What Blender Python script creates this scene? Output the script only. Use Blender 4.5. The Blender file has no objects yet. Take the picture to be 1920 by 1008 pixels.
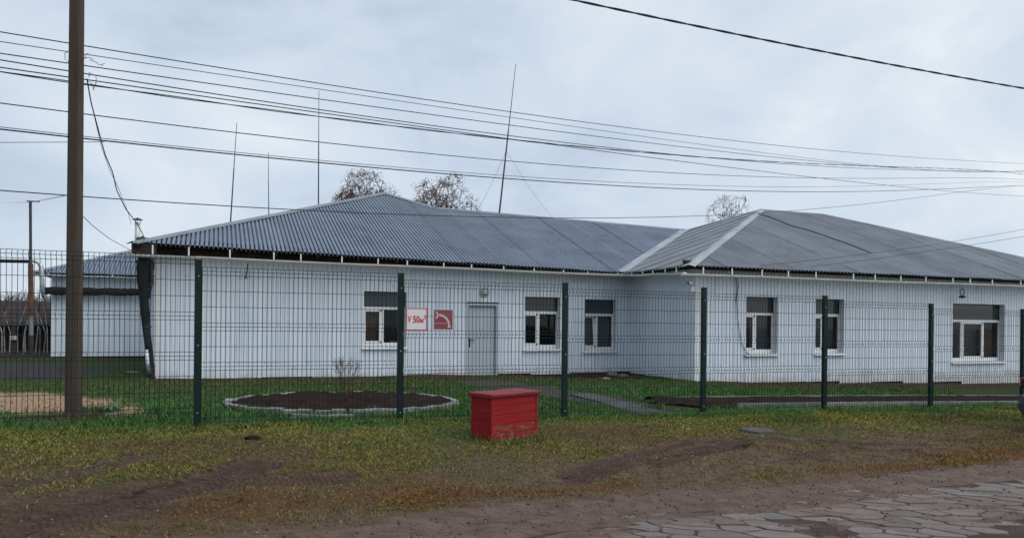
import bpy, math, random
import numpy as np
from mathutils import Vector, Matrix

random.seed(7)
RNG = np.random.default_rng(11)
SC = bpy.context.scene
COL = SC.collection

# ------------------------------------------------------------------ camera, sky, sun, exposure
FPX = 1423.0                       # focal length in pixels of the 1920 px wide photograph
ZC = 1.55                          # eye height
HOR = 605.0                        # the level line in the photograph (it was cropped, so not the middle)
ROLL = 0.010
cam_data = bpy.data.cameras.new('camera')
cam = bpy.data.objects.new('camera', cam_data)
COL.objects.link(cam)
cam_data.sensor_width = 36.0
cam_data.lens = 36.0 * FPX / 1920.0
cam_data.shift_y = (HOR - 504.0) / 1920.0
cam_data.clip_start = 0.1
cam_data.clip_end = 3000.0
cr, sr = math.cos(ROLL), math.sin(ROLL)
cam.matrix_world = Matrix(((cr, -sr, 0, 0), (0, 0, -1, 0), (sr, cr, 0, ZC), (0, 0, 0, 1)))
SC.camera = cam

SUN_EL, SUN_AZ = math.radians(50), math.radians(116)      # behind the photographer's right shoulder
world = bpy.data.worlds.new('World')
SC.world = world
world.use_nodes = True
wn, wl = world.node_tree.nodes, world.node_tree.links
wn.clear()
w_out = wn.new('ShaderNodeOutputWorld')
w_bg = wn.new('ShaderNodeBackground')
w_sky = wn.new('ShaderNodeTexSky')
w_sky.sky_type = 'NISHITA'
w_sky.sun_disc = False
w_sky.sun_elevation = SUN_EL
w_sky.sun_rotation = SUN_AZ
w_sky.air_density = 1.0
w_sky.dust_density = 2.0
w_tc = wn.new('ShaderNodeTexCoord')
w_map = wn.new('ShaderNodeMapping')
w_map.inputs['Scale'].default_value = (1.0, 1.0, 1.7)
wl.new(w_tc.outputs['Generated'], w_map.inputs['Vector'])
def wnoise(scale, detail, rough, dist, loc):
    m = wn.new('ShaderNodeMapping')
    m.inputs['Location'].default_value = loc
    wl.new(w_map.outputs['Vector'], m.inputs['Vector'])
    n = wn.new('ShaderNodeTexNoise')
    n.inputs['Scale'].default_value = scale
    n.inputs['Detail'].default_value = detail
    n.inputs['Roughness'].default_value = rough
    n.inputs['Distortion'].default_value = dist
    wl.new(m.outputs['Vector'], n.inputs['Vector'])
    return n
w_n1 = wnoise(2.0, 3, 0.45, 0.25, (3.1, 0.4, 1.7))
w_n2 = wnoise(4.5, 5, 0.55, 0.5, (0.2, 5.0, 2.2))
w_mix = wn.new('ShaderNodeMix'); w_mix.data_type = 'FLOAT'
w_mix.inputs[0].default_value = 0.45
wl.new(w_n1.outputs['Fac'], w_mix.inputs[2]); wl.new(w_n2.outputs['Fac'], w_mix.inputs[3])
w_ramp = wn.new('ShaderNodeValToRGB')
e = w_ramp.color_ramp.elements
# cloud brightness in units of the strength-0.1 background (these are sky radiances times ten)
e[0].position, e[0].color = 0.36, (3.5, 4.15, 5.05, 1)
e[1].position, e[1].color = 0.68, (6.45, 6.75, 6.95, 1)
x = e.new(0.46); x.color = (4.4, 5.1, 6.0, 1)
x = e.new(0.58); x.color = (5.3, 5.8, 6.35, 1)
w_sep = wn.new('ShaderNodeSeparateXYZ'); wl.new(w_tc.outputs['Generated'], w_sep.inputs[0])
w_add = wn.new('ShaderNodeMath'); w_add.operation = 'MULTIPLY_ADD'      # the cloud thins towards the hidden sun on the right
w_add.inputs[1].default_value = 0.16
wl.new(w_sep.outputs['X'], w_add.inputs[0]); wl.new(w_mix.outputs[0], w_add.inputs[2])
wl.new(w_add.outputs[0], w_ramp.inputs['Fac'])
w_m2 = wn.new('ShaderNodeMix'); w_m2.data_type = 'RGBA'
w_m2.inputs[0].default_value = 0.93            # cloud cover over the clear sky
wl.new(w_sky.outputs['Color'], w_m2.inputs[6])
wl.new(w_ramp.outputs['Color'], w_m2.inputs[7])
wl.new(w_m2.outputs[2], w_bg.inputs['Color'])
w_bg.inputs['Strength'].default_value = 0.1
wl.new(w_bg.outputs[0], w_out.inputs['Surface'])

sun_data = bpy.data.lights.new('sun', 'SUN')
sun_data.energy = 1.25
sun_data.angle = math.radians(60)
sun_data.color = (1.0, 0.985, 0.97)
sun = bpy.data.objects.new('sun', sun_data)
COL.objects.link(sun)
sun_dir = Vector((math.sin(SUN_AZ) * math.cos(SUN_EL), math.cos(SUN_AZ) * math.cos(SUN_EL), math.sin(SUN_EL)))
sun.rotation_euler = (-sun_dir).to_track_quat('-Z', 'Y').to_euler()

SC.view_settings.view_transform = 'Standard'
SC.view_settings.look = 'None'
SC.view_settings.gamma = 1.0
SC.view_settings.exposure = 0.50
SC.view_settings.use_curve_mapping = False
SC.render.engine = 'CYCLES'
SC.cycles.max_bounces = 6
SC.cycles.transparent_max_bounces = 8

# ------------------------------------------------------------------ the lay of the land
# s runs along the fence and the facades, t runs away from the road towards the back of the yard
TH = math.radians(21.5)
U = np.array([math.cos(TH), math.sin(TH)])
V = np.array([-math.sin(TH), math.cos(TH)])
T_FENCE, T_WALL, T_WING, T_REAR = 10.36, 18.86, 15.72, 29.17

def W(s, t, z):
    return np.array([s * U[0] + t * V[0], s * U[1] + t * V[1], z])
def st(x, y):
    return x * U[0] + y * U[1], x * V[0] + y * V[1]
def sm(a, b, v):
    k = np.clip((v - a) / (b - a), 0, 1)
    return k * k * (3 - 2 * k)

def _hash(ix, iy, seed):
    h = (ix.astype(np.int64) * 374761393 + iy.astype(np.int64) * 668265263 + seed * 974711) & 0x7fffffff
    h = ((h ^ (h >> 13)) * 1274126177) & 0x7fffffff
    return ((h ^ (h >> 16)) & 0xffff) / 65535.0
def vnoise(x, y, seed=0):
    x = np.asarray(x, float); y = np.asarray(y, float)
    ix, iy = np.floor(x), np.floor(y)
    fx, fy = x - ix, y - iy
    fx = fx * fx * (3 - 2 * fx); fy = fy * fy * (3 - 2 * fy)
    a = _hash(ix, iy, seed); b = _hash(ix + 1, iy, seed); c = _hash(ix, iy + 1, seed); d = _hash(ix + 1, iy + 1, seed)
    return (a * (1 - fx) + b * fx) * (1 - fy) + (c * (1 - fx) + d * fx) * fy
def fbm(x, y, sc, oct=4, seed=0, gain=0.5):
    x = np.asarray(x, float) / sc; y = np.asarray(y, float) / sc
    r = 0; a = 1; tot = 0
    for k in range(oct):
        r = r + a * vnoise(x, y, seed + 17 * k); tot += a
        x = x * 2.03 + 11.3; y = y * 2.03 - 4.7; a *= gain
    return r / tot

def zbase(x, y):
    s, t = st(np.asarray(x, float), np.asarray(y, float))
    sc_ = np.clip(s, -14, 30)
    zr = -0.006 * sc_
    sf = np.clip(s, -9, 26)
    zf = 0.195 - 0.017 * sf - 0.0005 * np.clip(sf - 7, 0, 12) ** 2
    zw = 0.21 - 0.006 * np.clip(s, -12, 11) - 0.022 * np.clip(s - 11, 0, 16)
    a = sm(5.4, 9.8, t); b = sm(11.0, 16.0, t)
    return (zr * (1 - a) + zf * a) * (1 - b) + zw * b

def ray(px, py):
    a, b = (px - 960.0) / FPX, (HOR - py) / FPX
    return np.array([a * cr - b * sr, 1.0, b * cr + a * sr])
def on_ground(px, py):
    r = ray(px, py); k = 10.0
    for _ in range(25):
        z = float(zbase(r[0] * k, r[1] * k))
        k = 0.5 * k + 0.5 * (z - ZC) / r[2]
    return np.array([r[0] * k, r[1] * k, float(zbase(r[0] * k, r[1] * k))])
def on_t(px, py, t):                 # point of the plane t = const seen at a pixel
    r = ray(px, py); k = t / (r[0] * V[0] + r[1] * V[1])
    return np.array([r[0] * k, r[1] * k, ZC + r[2] * k])
def at_depth(px, py, Y):
    r = ray(px, py) * Y
    return np.array([r[0], r[1], ZC + r[2]])
def on_line(px, py, A, B):           # point of the upright plane through ground points A, B
    A = np.asarray(A[:2], float); B = np.asarray(B[:2], float)
    n = np.array([-(B - A)[1], (B - A)[0]]); r = ray(px, py)
    k = (A @ n) / (r[:2] @ n)
    return np.array([r[0] * k, r[1] * k, ZC + r[2] * k])

# ------------------------------------------------------------------ helpers
def tag(o, label=None, cat=None, group=None, kind=None):
    if label: o['label'] = label
    if cat: o['category'] = cat
    if group: o['group'] = group
    if kind: o['kind'] = kind
    return o
def empty(name, loc, parent=None):
    o = bpy.data.objects.new(name, None)
    o.empty_display_size = 0.2
    COL.objects.link(o)
    o.location = tuple(float(q) for q in loc)
    if parent: o.parent = parent
    return o

class MB:
    """collects polygons in world coordinates; build() links them as one mesh object"""
    def __init__(self):
        self.v = []; self.f = []
    def add(self, verts, faces):
        n = len(self.v)
        self.v.extend([tuple(float(c) for c in q) for q in verts])
        self.f.extend([tuple(i + n for i in q) for q in faces])
        return self
    def box(self, c, hx, hy, hz, ax=None, ay=None, az=None, bev=0.0):
        c = np.asarray(c, float)
        ax = np.array([1., 0, 0]) if ax is None else np.asarray(ax, float)
        ay = np.array([0, 1., 0]) if ay is None else np.asarray(ay, float)
        az = np.array([0, 0, 1.]) if az is None else np.asarray(az, float)
        if bev <= 0:
            vs = [c + ax * hx * i + ay * hy * j + az * hz * k for k in (-1, 1) for j in (-1, 1) for i in (-1, 1)]
            fs = [(0, 2, 3, 1), (4, 5, 7, 6), (0, 1, 5, 4), (2, 6, 7, 3), (0, 4, 6, 2), (1, 3, 7, 5)]
            return self.add(vs, fs)
        vs = []; fs = []
        ring = []
        for (z, q) in ((-hz, bev), (-hz + bev, 0), (hz - bev, 0), (hz, bev)):
            base = len(vs)
            X, Y = hx - q, hy - q
            for (i, j) in ((-1, -1), (1, -1), (1, 1), (-1, 1)):
                if q == 0:
                    if i * j > 0:
                        vs += [c + ax * i * X + ay * j * (Y - bev) + az * z, c + ax * i * (X - bev) + ay * j * Y + az * z][::1]
                    else:
                        vs += [c + ax * i * (X - bev) + ay * j * Y + az * z, c + ax * i * X + ay * j * (Y - bev) + az * z][::1]
                else:
                    p = c + ax * i * X + ay * j * Y + az * z
                    vs += [p, p]
            ring.append(list(range(base, base + 8)))
        for a, b in zip(ring[:-1], ring[1:]):
            for k in range(8):
                k2 = (k + 1) % 8
                fs.append((a[k], a[k2], b[k2], b[k]))
        fs.append(tuple(ring[0][::-2])); fs.append(tuple(ring[-1][::2]))
        return self.add(vs, fs)
    def stbox(self, s0, s1, t0, t1, z0, z1, bev=0.0):
        c = W((s0 + s1) / 2, (t0 + t1) / 2, (z0 + z1) / 2)
        return self.box(c, abs(s1 - s0) / 2, abs(t1 - t0) / 2, abs(z1 - z0) / 2, (U[0], U[1], 0), (V[0], V[1], 0), None, bev)
    def tube(self, pts, rad, n=6, cap=True):
        pts = [np.asarray(p, float) for p in pts]
        m = len(pts)
        if not hasattr(rad, '__len__'): rad = [rad] * m
        vs = []; fs = []
        ref = None
        for i, p in enumerate(pts):
            d = pts[min(i + 1, m - 1)] - pts[max(i - 1, 0)]
            d = d / (np.linalg.norm(d) + 1e-9)
            if ref is None:
                a = np.array([0, 0, 1.]) if abs(d[2]) < 0.9 else np.array([1., 0, 0])
            else:
                a = ref
            e1 = a - d * (a @ d); e1 = e1 / (np.linalg.norm(e1) + 1e-9); ref = e1
            e2 = np.cross(d, e1)
            for k in range(n):
                an = 2 * math.pi * k / n
                vs.append(p + rad[i] * (math.cos(an) * e1 + math.sin(an) * e2))
        for i in range(m - 1):
            for k in range(n):
                k2 = (k + 1) % n
                fs.append((i * n + k, i * n + k2, (i + 1) * n + k2, (i + 1) * n + k))
        if cap:
            fs.append(tuple(range(n - 1, -1, -1))); fs.append(tuple((m - 1) * n + k for k in range(n)))
        return self.add(vs, fs)
    def lathe(self, c, prof, n=16, axis=(0, 0, 1)):
        c = np.asarray(c, float); az = np.asarray(axis, float); az = az / np.linalg.norm(az)
        a = np.array([1., 0, 0]) if abs(az[0]) < 0.9 else np.array([0, 1., 0])
        e1 = a - az * (a @ az); e1 /= np.linalg.norm(e1); e2 = np.cross(az, e1)
        vs = []; fs = []
        for (r, h) in prof:
            for k in range(n):
                an = 2 * math.pi * k / n
                vs.append(c + az * h + r * (math.cos(an) * e1 + math.sin(an) * e2))
        for i in range(len(prof) - 1):
            for k in range(n):
                k2 = (k + 1) % n
                fs.append((i * n + k, i * n + k2, (i + 1) * n + k2, (i + 1) * n + k))
        fs.append(tuple(range(n - 1, -1, -1))); fs.append(tuple((len(prof) - 1) * n + k for k in range(n)))
        return self.add(vs, fs)
    def build(self, name, mat, parent=None, origin=None, smooth=False):
        """origin: the world position the object's own origin gets (the parent things sit at that origin too)"""
        O = np.asarray(origin, float) if origin is not None else np.zeros(3)
        if origin is None and parent is not None: O = wloc(parent)
        me = bpy.data.meshes.new(name)
        me.from_pydata([tuple(np.asarray(q) - O) for q in self.v], [], self.f)
        me.materials.append(mat)
        if smooth:
            me.polygons.foreach_set('use_smooth', [True] * len(me.polygons))
        me.update()
        o = bpy.data.objects.new(name, me)
        COL.objects.link(o)
        if parent is not None:
            o.parent = parent
            o.location = tuple(O - wloc(parent))
        else:
            o.location = tuple(O)
        return o
def wloc(o):
    p = np.array(o.location, float)
    while o.parent is not None:
        o = o.parent; p = p + np.array(o.location, float)
    return p
def clone(o, parent=None, loc=None, rz=None):
    c = o.copy(); COL.objects.link(c)
    c.parent = parent
    if loc is not None: c.location = tuple(float(q) for q in loc)
    if rz is not None: c.rotation_euler = (0, 0, rz)
    for ch in list(o.children):
        clone(ch, c)
    return c

# ------------------------------------------------------------------ materials
def new_mat(name):
    m = bpy.data.materials.new(name); m.use_nodes = True
    n, l = m.node_tree.nodes, m.node_tree.links
    b = n['Principled BSDF']
    return m, n, l, b
def noise(n, l, scale, detail=4, rough=0.55, vec=None, dist=0.0):
    t = n.new('ShaderNodeTexNoise')
    t.inputs['Scale'].default_value = scale; t.inputs['Detail'].default_value = detail
    t.inputs['Roughness'].default_value = rough; t.inputs['Distortion'].default_value = dist
    if vec is not None: l.new(vec, t.inputs['Vector'])
    return t
def ramp(n, l, fac, stops):
    r = n.new('ShaderNodeValToRGB')
    els = r.color_ramp.elements
    els[0].position, els[0].color = stops[0][0], (*stops[0][1], 1)
    els[1].position, els[1].color = stops[-1][0], (*stops[-1][1], 1)
    for p, c in stops[1:-1]:
        q = els.new(p); q.color = (*c, 1)
    l.new(fac, r.inputs['Fac'])
    return r.outputs['Color']
def mixc(n, l, fac, a, b, mode='MIX'):
    m = n.new('ShaderNodeMix'); m.data_type = 'RGBA'; m.blend_type = mode
    for sock, v in ((m.inputs[0], fac), (m.inputs[6], a), (m.inputs[7], b)):
        if isinstance(v, (int, float)): sock.default_value = v
        elif isinstance(v, tuple): sock.default_value = (*v, 1)
        else: l.new(v, sock)
    return m.outputs[2]
def math_(n, l, op, a, b=None):
    m = n.new('ShaderNodeMath'); m.operation = op
    for i, v in enumerate((a, b)):
        if v is None: continue
        if isinstance(v, (int, float)): m.inputs[i].default_value = v
        else: l.new(v, m.inputs[i])
    return m.outputs[0]
def bump(n, l, b, height, strength, dist=0.02):
    q = n.new('ShaderNodeBump')
    q.inputs['Strength'].default_value = strength; q.inputs['Distance'].default_value = dist
    l.new(height, q.inputs['Height']); l.new(q.outputs['Normal'], b.inputs['Normal'])
    return q
def geo_pos(n):
    return n.new('ShaderNodeNewGeometry').outputs['Position']
def obj_rand(n):
    return n.new('ShaderNodeObjectInfo').outputs['Random']

def simple(name, c, rough=0.6, metal=0.0, var=0.25, scale=6.0, bmp=0.0, dirt=None, dirt_amt=0.4, per_obj=0.0, spec=0.4):
    m, n, l, b = new_mat(name)
    pos = geo_pos(n)
    t = noise(n, l, scale, 6, 0.6, pos)
    lo = tuple(q * (1 - var) for q in c); hi = tuple(min(1, q * (1 + var)) for q in c)
    colr = ramp(n, l, t.outputs['Fac'], [(0.3, lo), (0.5, c), (0.7, hi)])
    if dirt:
        t2 = noise(n, l, scale * 0.35, 8, 0.68, pos, 0.6)
        f = ramp(n, l, t2.outputs['Fac'], [(0.48, (0, 0, 0)), (0.68, (dirt_amt,) * 3)])
        colr = mixc(n, l, f, colr, dirt)
    if per_obj:
        k = math_(n, l, 'MULTIPLY_ADD', obj_rand(n), per_obj)
        k.node.inputs[2].default_value = 1 - per_obj / 2
        mm = n.new('ShaderNodeVectorMath'); mm.operation = 'SCALE'
        l.new(colr, mm.inputs[0]); l.new(k, mm.inputs['Scale']); colr = mm.outputs[0]
    l.new(colr, b.inputs['Base Color'])
    b.inputs['Roughness'].default_value = rough
    b.inputs['Metallic'].default_value = metal
    b.inputs['Specular IOR Level'].default_value = spec
    if bmp:
        t3 = noise(n, l, scale * 5, 5, 0.6, pos)
        bump(n, l, b, t3.outputs['Fac'], bmp, 0.01)
    return m

M = {}
# white painted profiled sheet with faint streaks and grime
def wall_mat():
    m, n, l, b = new_mat('white_sheet')
    pos = geo_pos(n)
    mp = n.new('ShaderNodeMapping'); mp.inputs['Scale'].default_value = (5, 5, 0.35)
    l.new(pos, mp.inputs['Vector'])
    streak = noise(n, l, 2.2, 6, 0.62, mp.outputs['Vector'])
    c = ramp(n, l, streak.outputs['Fac'], [(0.25, (0.60, 0.67, 0.745)), (0.5, (0.71, 0.77, 0.835)), (0.75, (0.765, 0.81, 0.855))])
    big = noise(n, l, 0.7, 4, 0.6, pos)
    f = ramp(n, l, big.outputs['Fac'], [(0.45, (0, 0, 0)), (0.75, (0.30,) * 3)])
    c = mixc(n, l, f, c, (0.64, 0.745, 0.87))
    sp = noise(n, l, 45, 3, 0.6, pos)
    f2 = ramp(n, l, sp.outputs['Fac'], [(0.70, (0, 0, 0)), (0.78, (0.55,) * 3)])
    c = mixc(n, l, f2, c, (0.36, 0.34, 0.32))
    # splashed soil near the foot of the sheets (a stain that stays put)
    sx = n.new('ShaderNodeSeparateXYZ'); l.new(pos, sx.inputs[0])
    spl = noise(n, l, 3.5, 6, 0.65, pos)
    h = math_(n, l, 'SUBTRACT', math_(n, l, 'MULTIPLY', spl.outputs['Fac'], 0.95), math_(n, l, 'MULTIPLY', sx.outputs['Z'], 1.0))
    f3 = ramp(n, l, h, [(0.10, (0, 0, 0)), (0.42, (0.55,) * 3)])
    c = mixc(n, l, f3, c, (0.42, 0.38, 0.32))
    k = math_(n, l, 'MULTIPLY_ADD', obj_rand(n), 0.07); k.node.inputs[2].default_value = 0.95
    mm = n.new('ShaderNodeVectorMath'); mm.operation = 'SCALE'
    l.new(c, mm.inputs[0]); l.new(k, mm.inputs['Scale'])
    l.new(mm.outputs[0], b.inputs['Base Color'])
    b.inputs['Roughness'].default_value = 0.5
    b.inputs['Specular IOR Level'].default_value = 0.35
    return m
M['wall'] = wall_mat()
def roof_mat(name, c, tint, rough, metal, var_obj):
    m, n, l, b = new_mat(name)
    pos = geo_pos(n)
    t = noise(n, l, 1.1, 7, 0.65, pos, 0.4)
    lo = tuple(q * 0.72 for q in c); hi = tuple(q * 1.25 for q in c)
    colr = ramp(n, l, t.outputs['Fac'], [(0.3, lo), (0.5, c), (0.72, hi)])
    t2 = noise(n, l, 14, 6, 0.7, pos)
    f = ramp(n, l, t2.outputs['Fac'], [(0.52, (0, 0, 0)), (0.72, (0.45,) * 3)])
    colr = mixc(n, l, f, colr, tint)
    k = math_(n, l, 'MULTIPLY_ADD', obj_rand(n), var_obj); k.node.inputs[2].default_value = 1 - var_obj / 2
    mm = n.new('ShaderNodeVectorMath'); mm.operation = 'SCALE'
    l.new(colr, mm.inputs[0]); l.new(k, mm.inputs['Scale'])
    l.new(mm.outputs[0], b.inputs['Base Color'])
    b.inputs['Metallic'].default_value = metal
    b.inputs['Roughness'].default_value = rough
    t3 = noise(n, l, 60, 4, 0.6, pos)
    bump(n, l, b, t3.outputs['Fac'], 0.12, 0.01)
    return m
M['roof'] = roof_mat('blue_grey_roof_sheet', (0.150, 0.188, 0.245), (0.10, 0.12, 0.15), 0.42, 0.35, 0.14)
M['roof_old'] = roof_mat('weathered_grey_roof_sheet', (0.165, 0.185, 0.208), (0.11, 0.12, 0.132), 0.5, 0.3, 0.18)
M['flash'] = roof_mat('pale_flashing', (0.34, 0.365, 0.39), (0.25, 0.265, 0.28), 0.45, 0.3, 0.10)
M['ridge'] = roof_mat('grey_ridge_metal', (0.20, 0.22, 0.25), (0.13, 0.14, 0.16), 0.5, 0.25, 0.1)
M['white'] = simple('white_plastic', (0.74, 0.75, 0.76), 0.4, 0, 0.06, 5, dirt=(0.45, 0.43, 0.38), dirt_amt=0.35)
M['gutter'] = simple('gutter_white', (0.66, 0.66, 0.62), 0.45, 0, 0.08, 3, dirt=(0.40, 0.40, 0.30), dirt_amt=0.5)
M['dark_wood'] = simple('weathered_dark_timber', (0.055, 0.042, 0.036), 0.85, 0, 0.4, 4, 0.3, per_obj=0.4, spec=0.12)
M['soffit'] = simple('brown_timber', (0.036, 0.027, 0.023), 0.85, 0, 0.35, 5, 0.3, spec=0.12)
M['plinth'] = simple('dark_plinth', (0.060, 0.055, 0.050), 0.9, 0, 0.4, 4, 0.4, spec=0.12)
M['door'] = simple('grey_steel_door', (0.41, 0.46, 0.495), 0.45, 0.0, 0.05, 2, dirt=(0.32, 0.34, 0.36), dirt_amt=0.4)
M['black'] = simple('black_plastic', (0.018, 0.018, 0.020), 0.45, 0, 0.2, 8)
M['green'] = simple('dark_green_powder_coat', (0.0055, 0.0200, 0.0180), 0.5, 0.0, 0.25, 9, dirt=(0.014, 0.020, 0.018), dirt_amt=0.3, spec=0.2)
M['wire'] = simple('green_coated_wire', (0.008, 0.022, 0.026), 0.55, 0.0, 0.3, 14, spec=0.15)
M['bolt'] = simple('zinc_bolt', (0.62, 0.63, 0.63), 0.35, 0.7, 0.1, 10)
M['cable'] = simple('black_cable', (0.016, 0.017, 0.020), 0.6, 0, 0.2, 20)
M['steel'] = simple('dull_steel_mast', (0.055, 0.06, 0.07), 0.5, 0.4, 0.3, 8)
M['rust'] = simple('rusty_steel', (0.125, 0.052, 0.030), 0.85, 0, 0.45, 7, 0.4, dirt=(0.05, 0.028, 0.02))
M['bitumen'] = simple('black_bitumen_wrap', (0.020, 0.020, 0.022), 0.75, 0, 0.5, 5, 0.9, dirt=(0.05, 0.047, 0.045), spec=0.12)
M['foil'] = simple('silver_pipe_jacket', (0.50, 0.52, 0.54), 0.38, 0.6, 0.25, 12, 0.5)
M['ventpipe'] = simple('galvanised_vent_pipe', (0.52, 0.56, 0.54), 0.5, 0.3, 0.12, 8)
M['soil'] = simple('dug_soil', (0.024, 0.0155, 0.0118), 0.95, 0, 0.5, 9, 1.0, dirt=(0.040, 0.026, 0.020), dirt_amt=0.6, spec=0.05)
M['kerbstone'] = simple('pale_edging_brick', (0.25, 0.25, 0.245), 0.9, 0, 0.3, 14, 0.5, dirt=(0.13, 0.13, 0.11), dirt_amt=0.85, per_obj=0.45, spec=0.12)
M['slab'] = simple('grey_concrete_slab', (0.078, 0.078, 0.080), 0.8, 0, 0.25, 6, 0.4, dirt=(0.06, 0.055, 0.045), dirt_amt=0.7, per_obj=0.25, spec=0.12)
M['board'] = simple('weathered_board', (0.22, 0.205, 0.18), 0.9, 0, 0.3, 8, 0.4, dirt=(0.10, 0.085, 0.065), dirt_amt=0.7, per_obj=0.3, spec=0.12)
M['bark'] = simple('brown_bark', (0.060, 0.045, 0.036), 0.95, 0, 0.35, 6)
M['twig'] = simple('grey_brown_twig', (0.070, 0.050, 0.042), 0.95, 0, 0.3, 3)
M['thicket'] = simple('purple_brown_thicket', (0.085, 0.066, 0.060), 0.95, 0, 0.3, 0.6)
M['birch'] = simple('birch_bark', (0.42, 0.40, 0.37), 0.85, 0, 0.2, 2.5, dirt=(0.06, 0.05, 0.045), dirt_amt=0.9)
M['dry_leaf'] = simple('dry_brown_leaf', (0.17, 0.075, 0.048), 0.85, 0, 0.4, 2.0)
M['stone'] = simple('field_stone', (0.16, 0.145, 0.13), 0.9, 0, 0.35, 12, 0.5, per_obj=0.5)
M['shed'] = simple('dark_brown_boarding', (0.022, 0.016, 0.014), 0.9, 0, 0.35, 1.3, per_obj=0.25, spec=0.12)
M['shed_roof'] = simple('brown_shed_roof', (0.040, 0.028, 0.025), 0.85, 0, 0.25, 1.0, spec=0.12)
M['lamp_white'] = simple('opal_lamp_glass', (0.40, 0.43, 0.39), 0.3, 0, 0.06, 8)
M['sign_white'] = simple('sign_white', (0.66, 0.67, 0.66), 0.45, 0, 0.03, 4)
M['sign_red'] = simple('sign_red', (0.50, 0.016, 0.026), 0.45, 0, 0.05, 4)
M['sign_maroon'] = simple('sign_faded_maroon', (0.205, 0.052, 0.062), 0.45, 0, 0.06, 4)
M['sign_pale'] = simple('sign_pale_print', (0.58, 0.50, 0.50), 0.5, 0, 0.05, 6)
M['plaster'] = simple('white_reveal', (0.60, 0.63, 0.66), 0.6, 0, 0.06, 4)

def concrete_pole_mat():
    m, n, l, b = new_mat('old_concrete_pole')
    pos = geo_pos(n)
    mp = n.new('ShaderNodeMapping'); mp.inputs['Scale'].default_value = (8, 8, 0.9)
    l.new(pos, mp.inputs['Vector'])
    t = noise(n, l, 1.5, 7, 0.65, mp.outputs['Vector'])
    c = ramp(n, l, t.outputs['Fac'], [(0.25, (0.036, 0.025, 0.0165)), (0.5, (0.056, 0.040, 0.027)), (0.75, (0.085, 0.064, 0.046))])
    t2 = noise(n, l, 40, 4, 0.6, pos)
    f = ramp(n, l, t2.outputs['Fac'], [(0.62, (0, 0, 0)), (0.7, (0.5,) * 3)])
    c = mixc(n, l, f, c, (0.045, 0.036, 0.028))
    l.new(c, b.inputs['Base Color']); b.inputs['Roughness'].default_value = 0.9
    bump(n, l, b, t2.outputs['Fac'], 0.4, 0.01)
    return m
M['pole'] = concrete_pole_mat()

def red_wood_mat(name, c, weather):
    m, n, l, b = new_mat(name)
    tc = n.new('ShaderNodeTexCoord')
    mp = n.new('ShaderNodeMapping'); mp.inputs['Scale'].default_value = (1.0, 9, 16)
    l.new(tc.outputs['Object'], mp.inputs['Vector'])
    g = noise(n, l, 2.4, 7, 0.62, mp.outputs['Vector'], 0.3)
    colr = ramp(n, l, g.outputs['Fac'], [(0.3, tuple(q * 0.78 for q in c)), (0.5, c), (0.72, tuple(q * 1.18 for q in c))])
    mp2 = n.new('ShaderNodeMapping'); mp2.inputs['Scale'].default_value = (1.3, 14, 24)
    l.new(tc.outputs['Object'], mp2.inputs['Vector'])
    r = n.new('ShaderNodeVectorMath'); r.operation = 'ADD'
    l.new(mp2.outputs['Vector'], r.inputs[0]); l.new(obj_rand(n), r.inputs[1])
    g2 = noise(n, l, 3.2, 5, 0.7, r.outputs[0], 0.4)
    f = ramp(n, l, g2.outputs['Fac'], [(0.67 - weather, (0, 0, 0)), (0.70 - weather, (0.85,) * 3)])
    g3 = noise(n, l, 25, 4, 0.6, tc.outputs['Object'])
    bare = ramp(n, l, g3.outputs['Fac'], [(0.35, (0.10, 0.035, 0.022)), (0.6, (0.24, 0.10, 0.07))])
    colr = mixc(n, l, f, colr, bare)
    l.new(colr, b.inputs['Base Color'])
    b.inputs['Roughness'].default_value = 0.6
    b.inputs['Specular IOR Level'].default_value = 0.2
    bump(n, l, b, g2.outputs['Fac'], 0.35, 0.006)
    return m
M['red'] = red_wood_mat('chipped_red_paint', (0.245, 0.0105, 0.013), 0.05)
M['red_worn'] = red_wood_mat('badly_flaking_red_paint', (0.235, 0.0105, 0.013), 0.16)
M['red_lid'] = red_wood_mat('faded_red_lid_paint', (0.21, 0.040, 0.044), 0.10)

def glass_mat(name, tint, clear):
    m, n, l, b = new_mat(name)
    n.remove(b)
    out = n['Material Output']
    tr = n.new('ShaderNodeBsdfTransparent'); tr.inputs['Color'].default_value = (*tint, 1)
    df = n.new('ShaderNodeBsdfDiffuse'); df.inputs['Color'].default_value = (0.010, 0.013, 0.016, 1)
    gl = n.new('ShaderNodeBsdfGlossy'); gl.inputs['Roughness'].default_value = 0.03
    fr = n.new('ShaderNodeFresnel'); fr.inputs['IOR'].default_value = 1.45
    m1 = n.new('ShaderNodeMixShader'); m1.inputs[0].default_value = clear
    l.new(df.outputs[0], m1.inputs[1]); l.new(tr.outputs[0], m1.inputs[2])
    m2 = n.new('ShaderNodeMixShader')
    l.new(fr.outputs[0], m2.inputs[0]); l.new(m1.outputs[0], m2.inputs[1]); l.new(gl.outputs[0], m2.inputs[2])
    l.new(m2.outputs[0], out.inputs['Surface'])
    return m
M['glass'] = glass_mat('window_glass', (0.75, 0.78, 0.80), 0.72)
M['glass_dark'] = simple('tinted_transom_glass', (0.032, 0.042, 0.050), 0.12, 0, 0.1, 2, spec=0.5)
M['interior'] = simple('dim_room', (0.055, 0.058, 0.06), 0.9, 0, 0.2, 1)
M['curtain_brown'] = simple('brown_curtain', (0.40, 0.27, 0.13), 0.9, 0, 0.2, 5)
M['blind'] = simple('grey_blind', (0.30, 0.335, 0.36), 0.8, 0, 0.1, 3)
M['flower'] = simple('red_flowers', (0.50, 0.05, 0.07), 0.7, 0, 0.3, 30)
M['potleaf'] = simple('pot_plant_leaf', (0.05, 0.13, 0.04), 0.6, 0, 0.3, 20)
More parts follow.
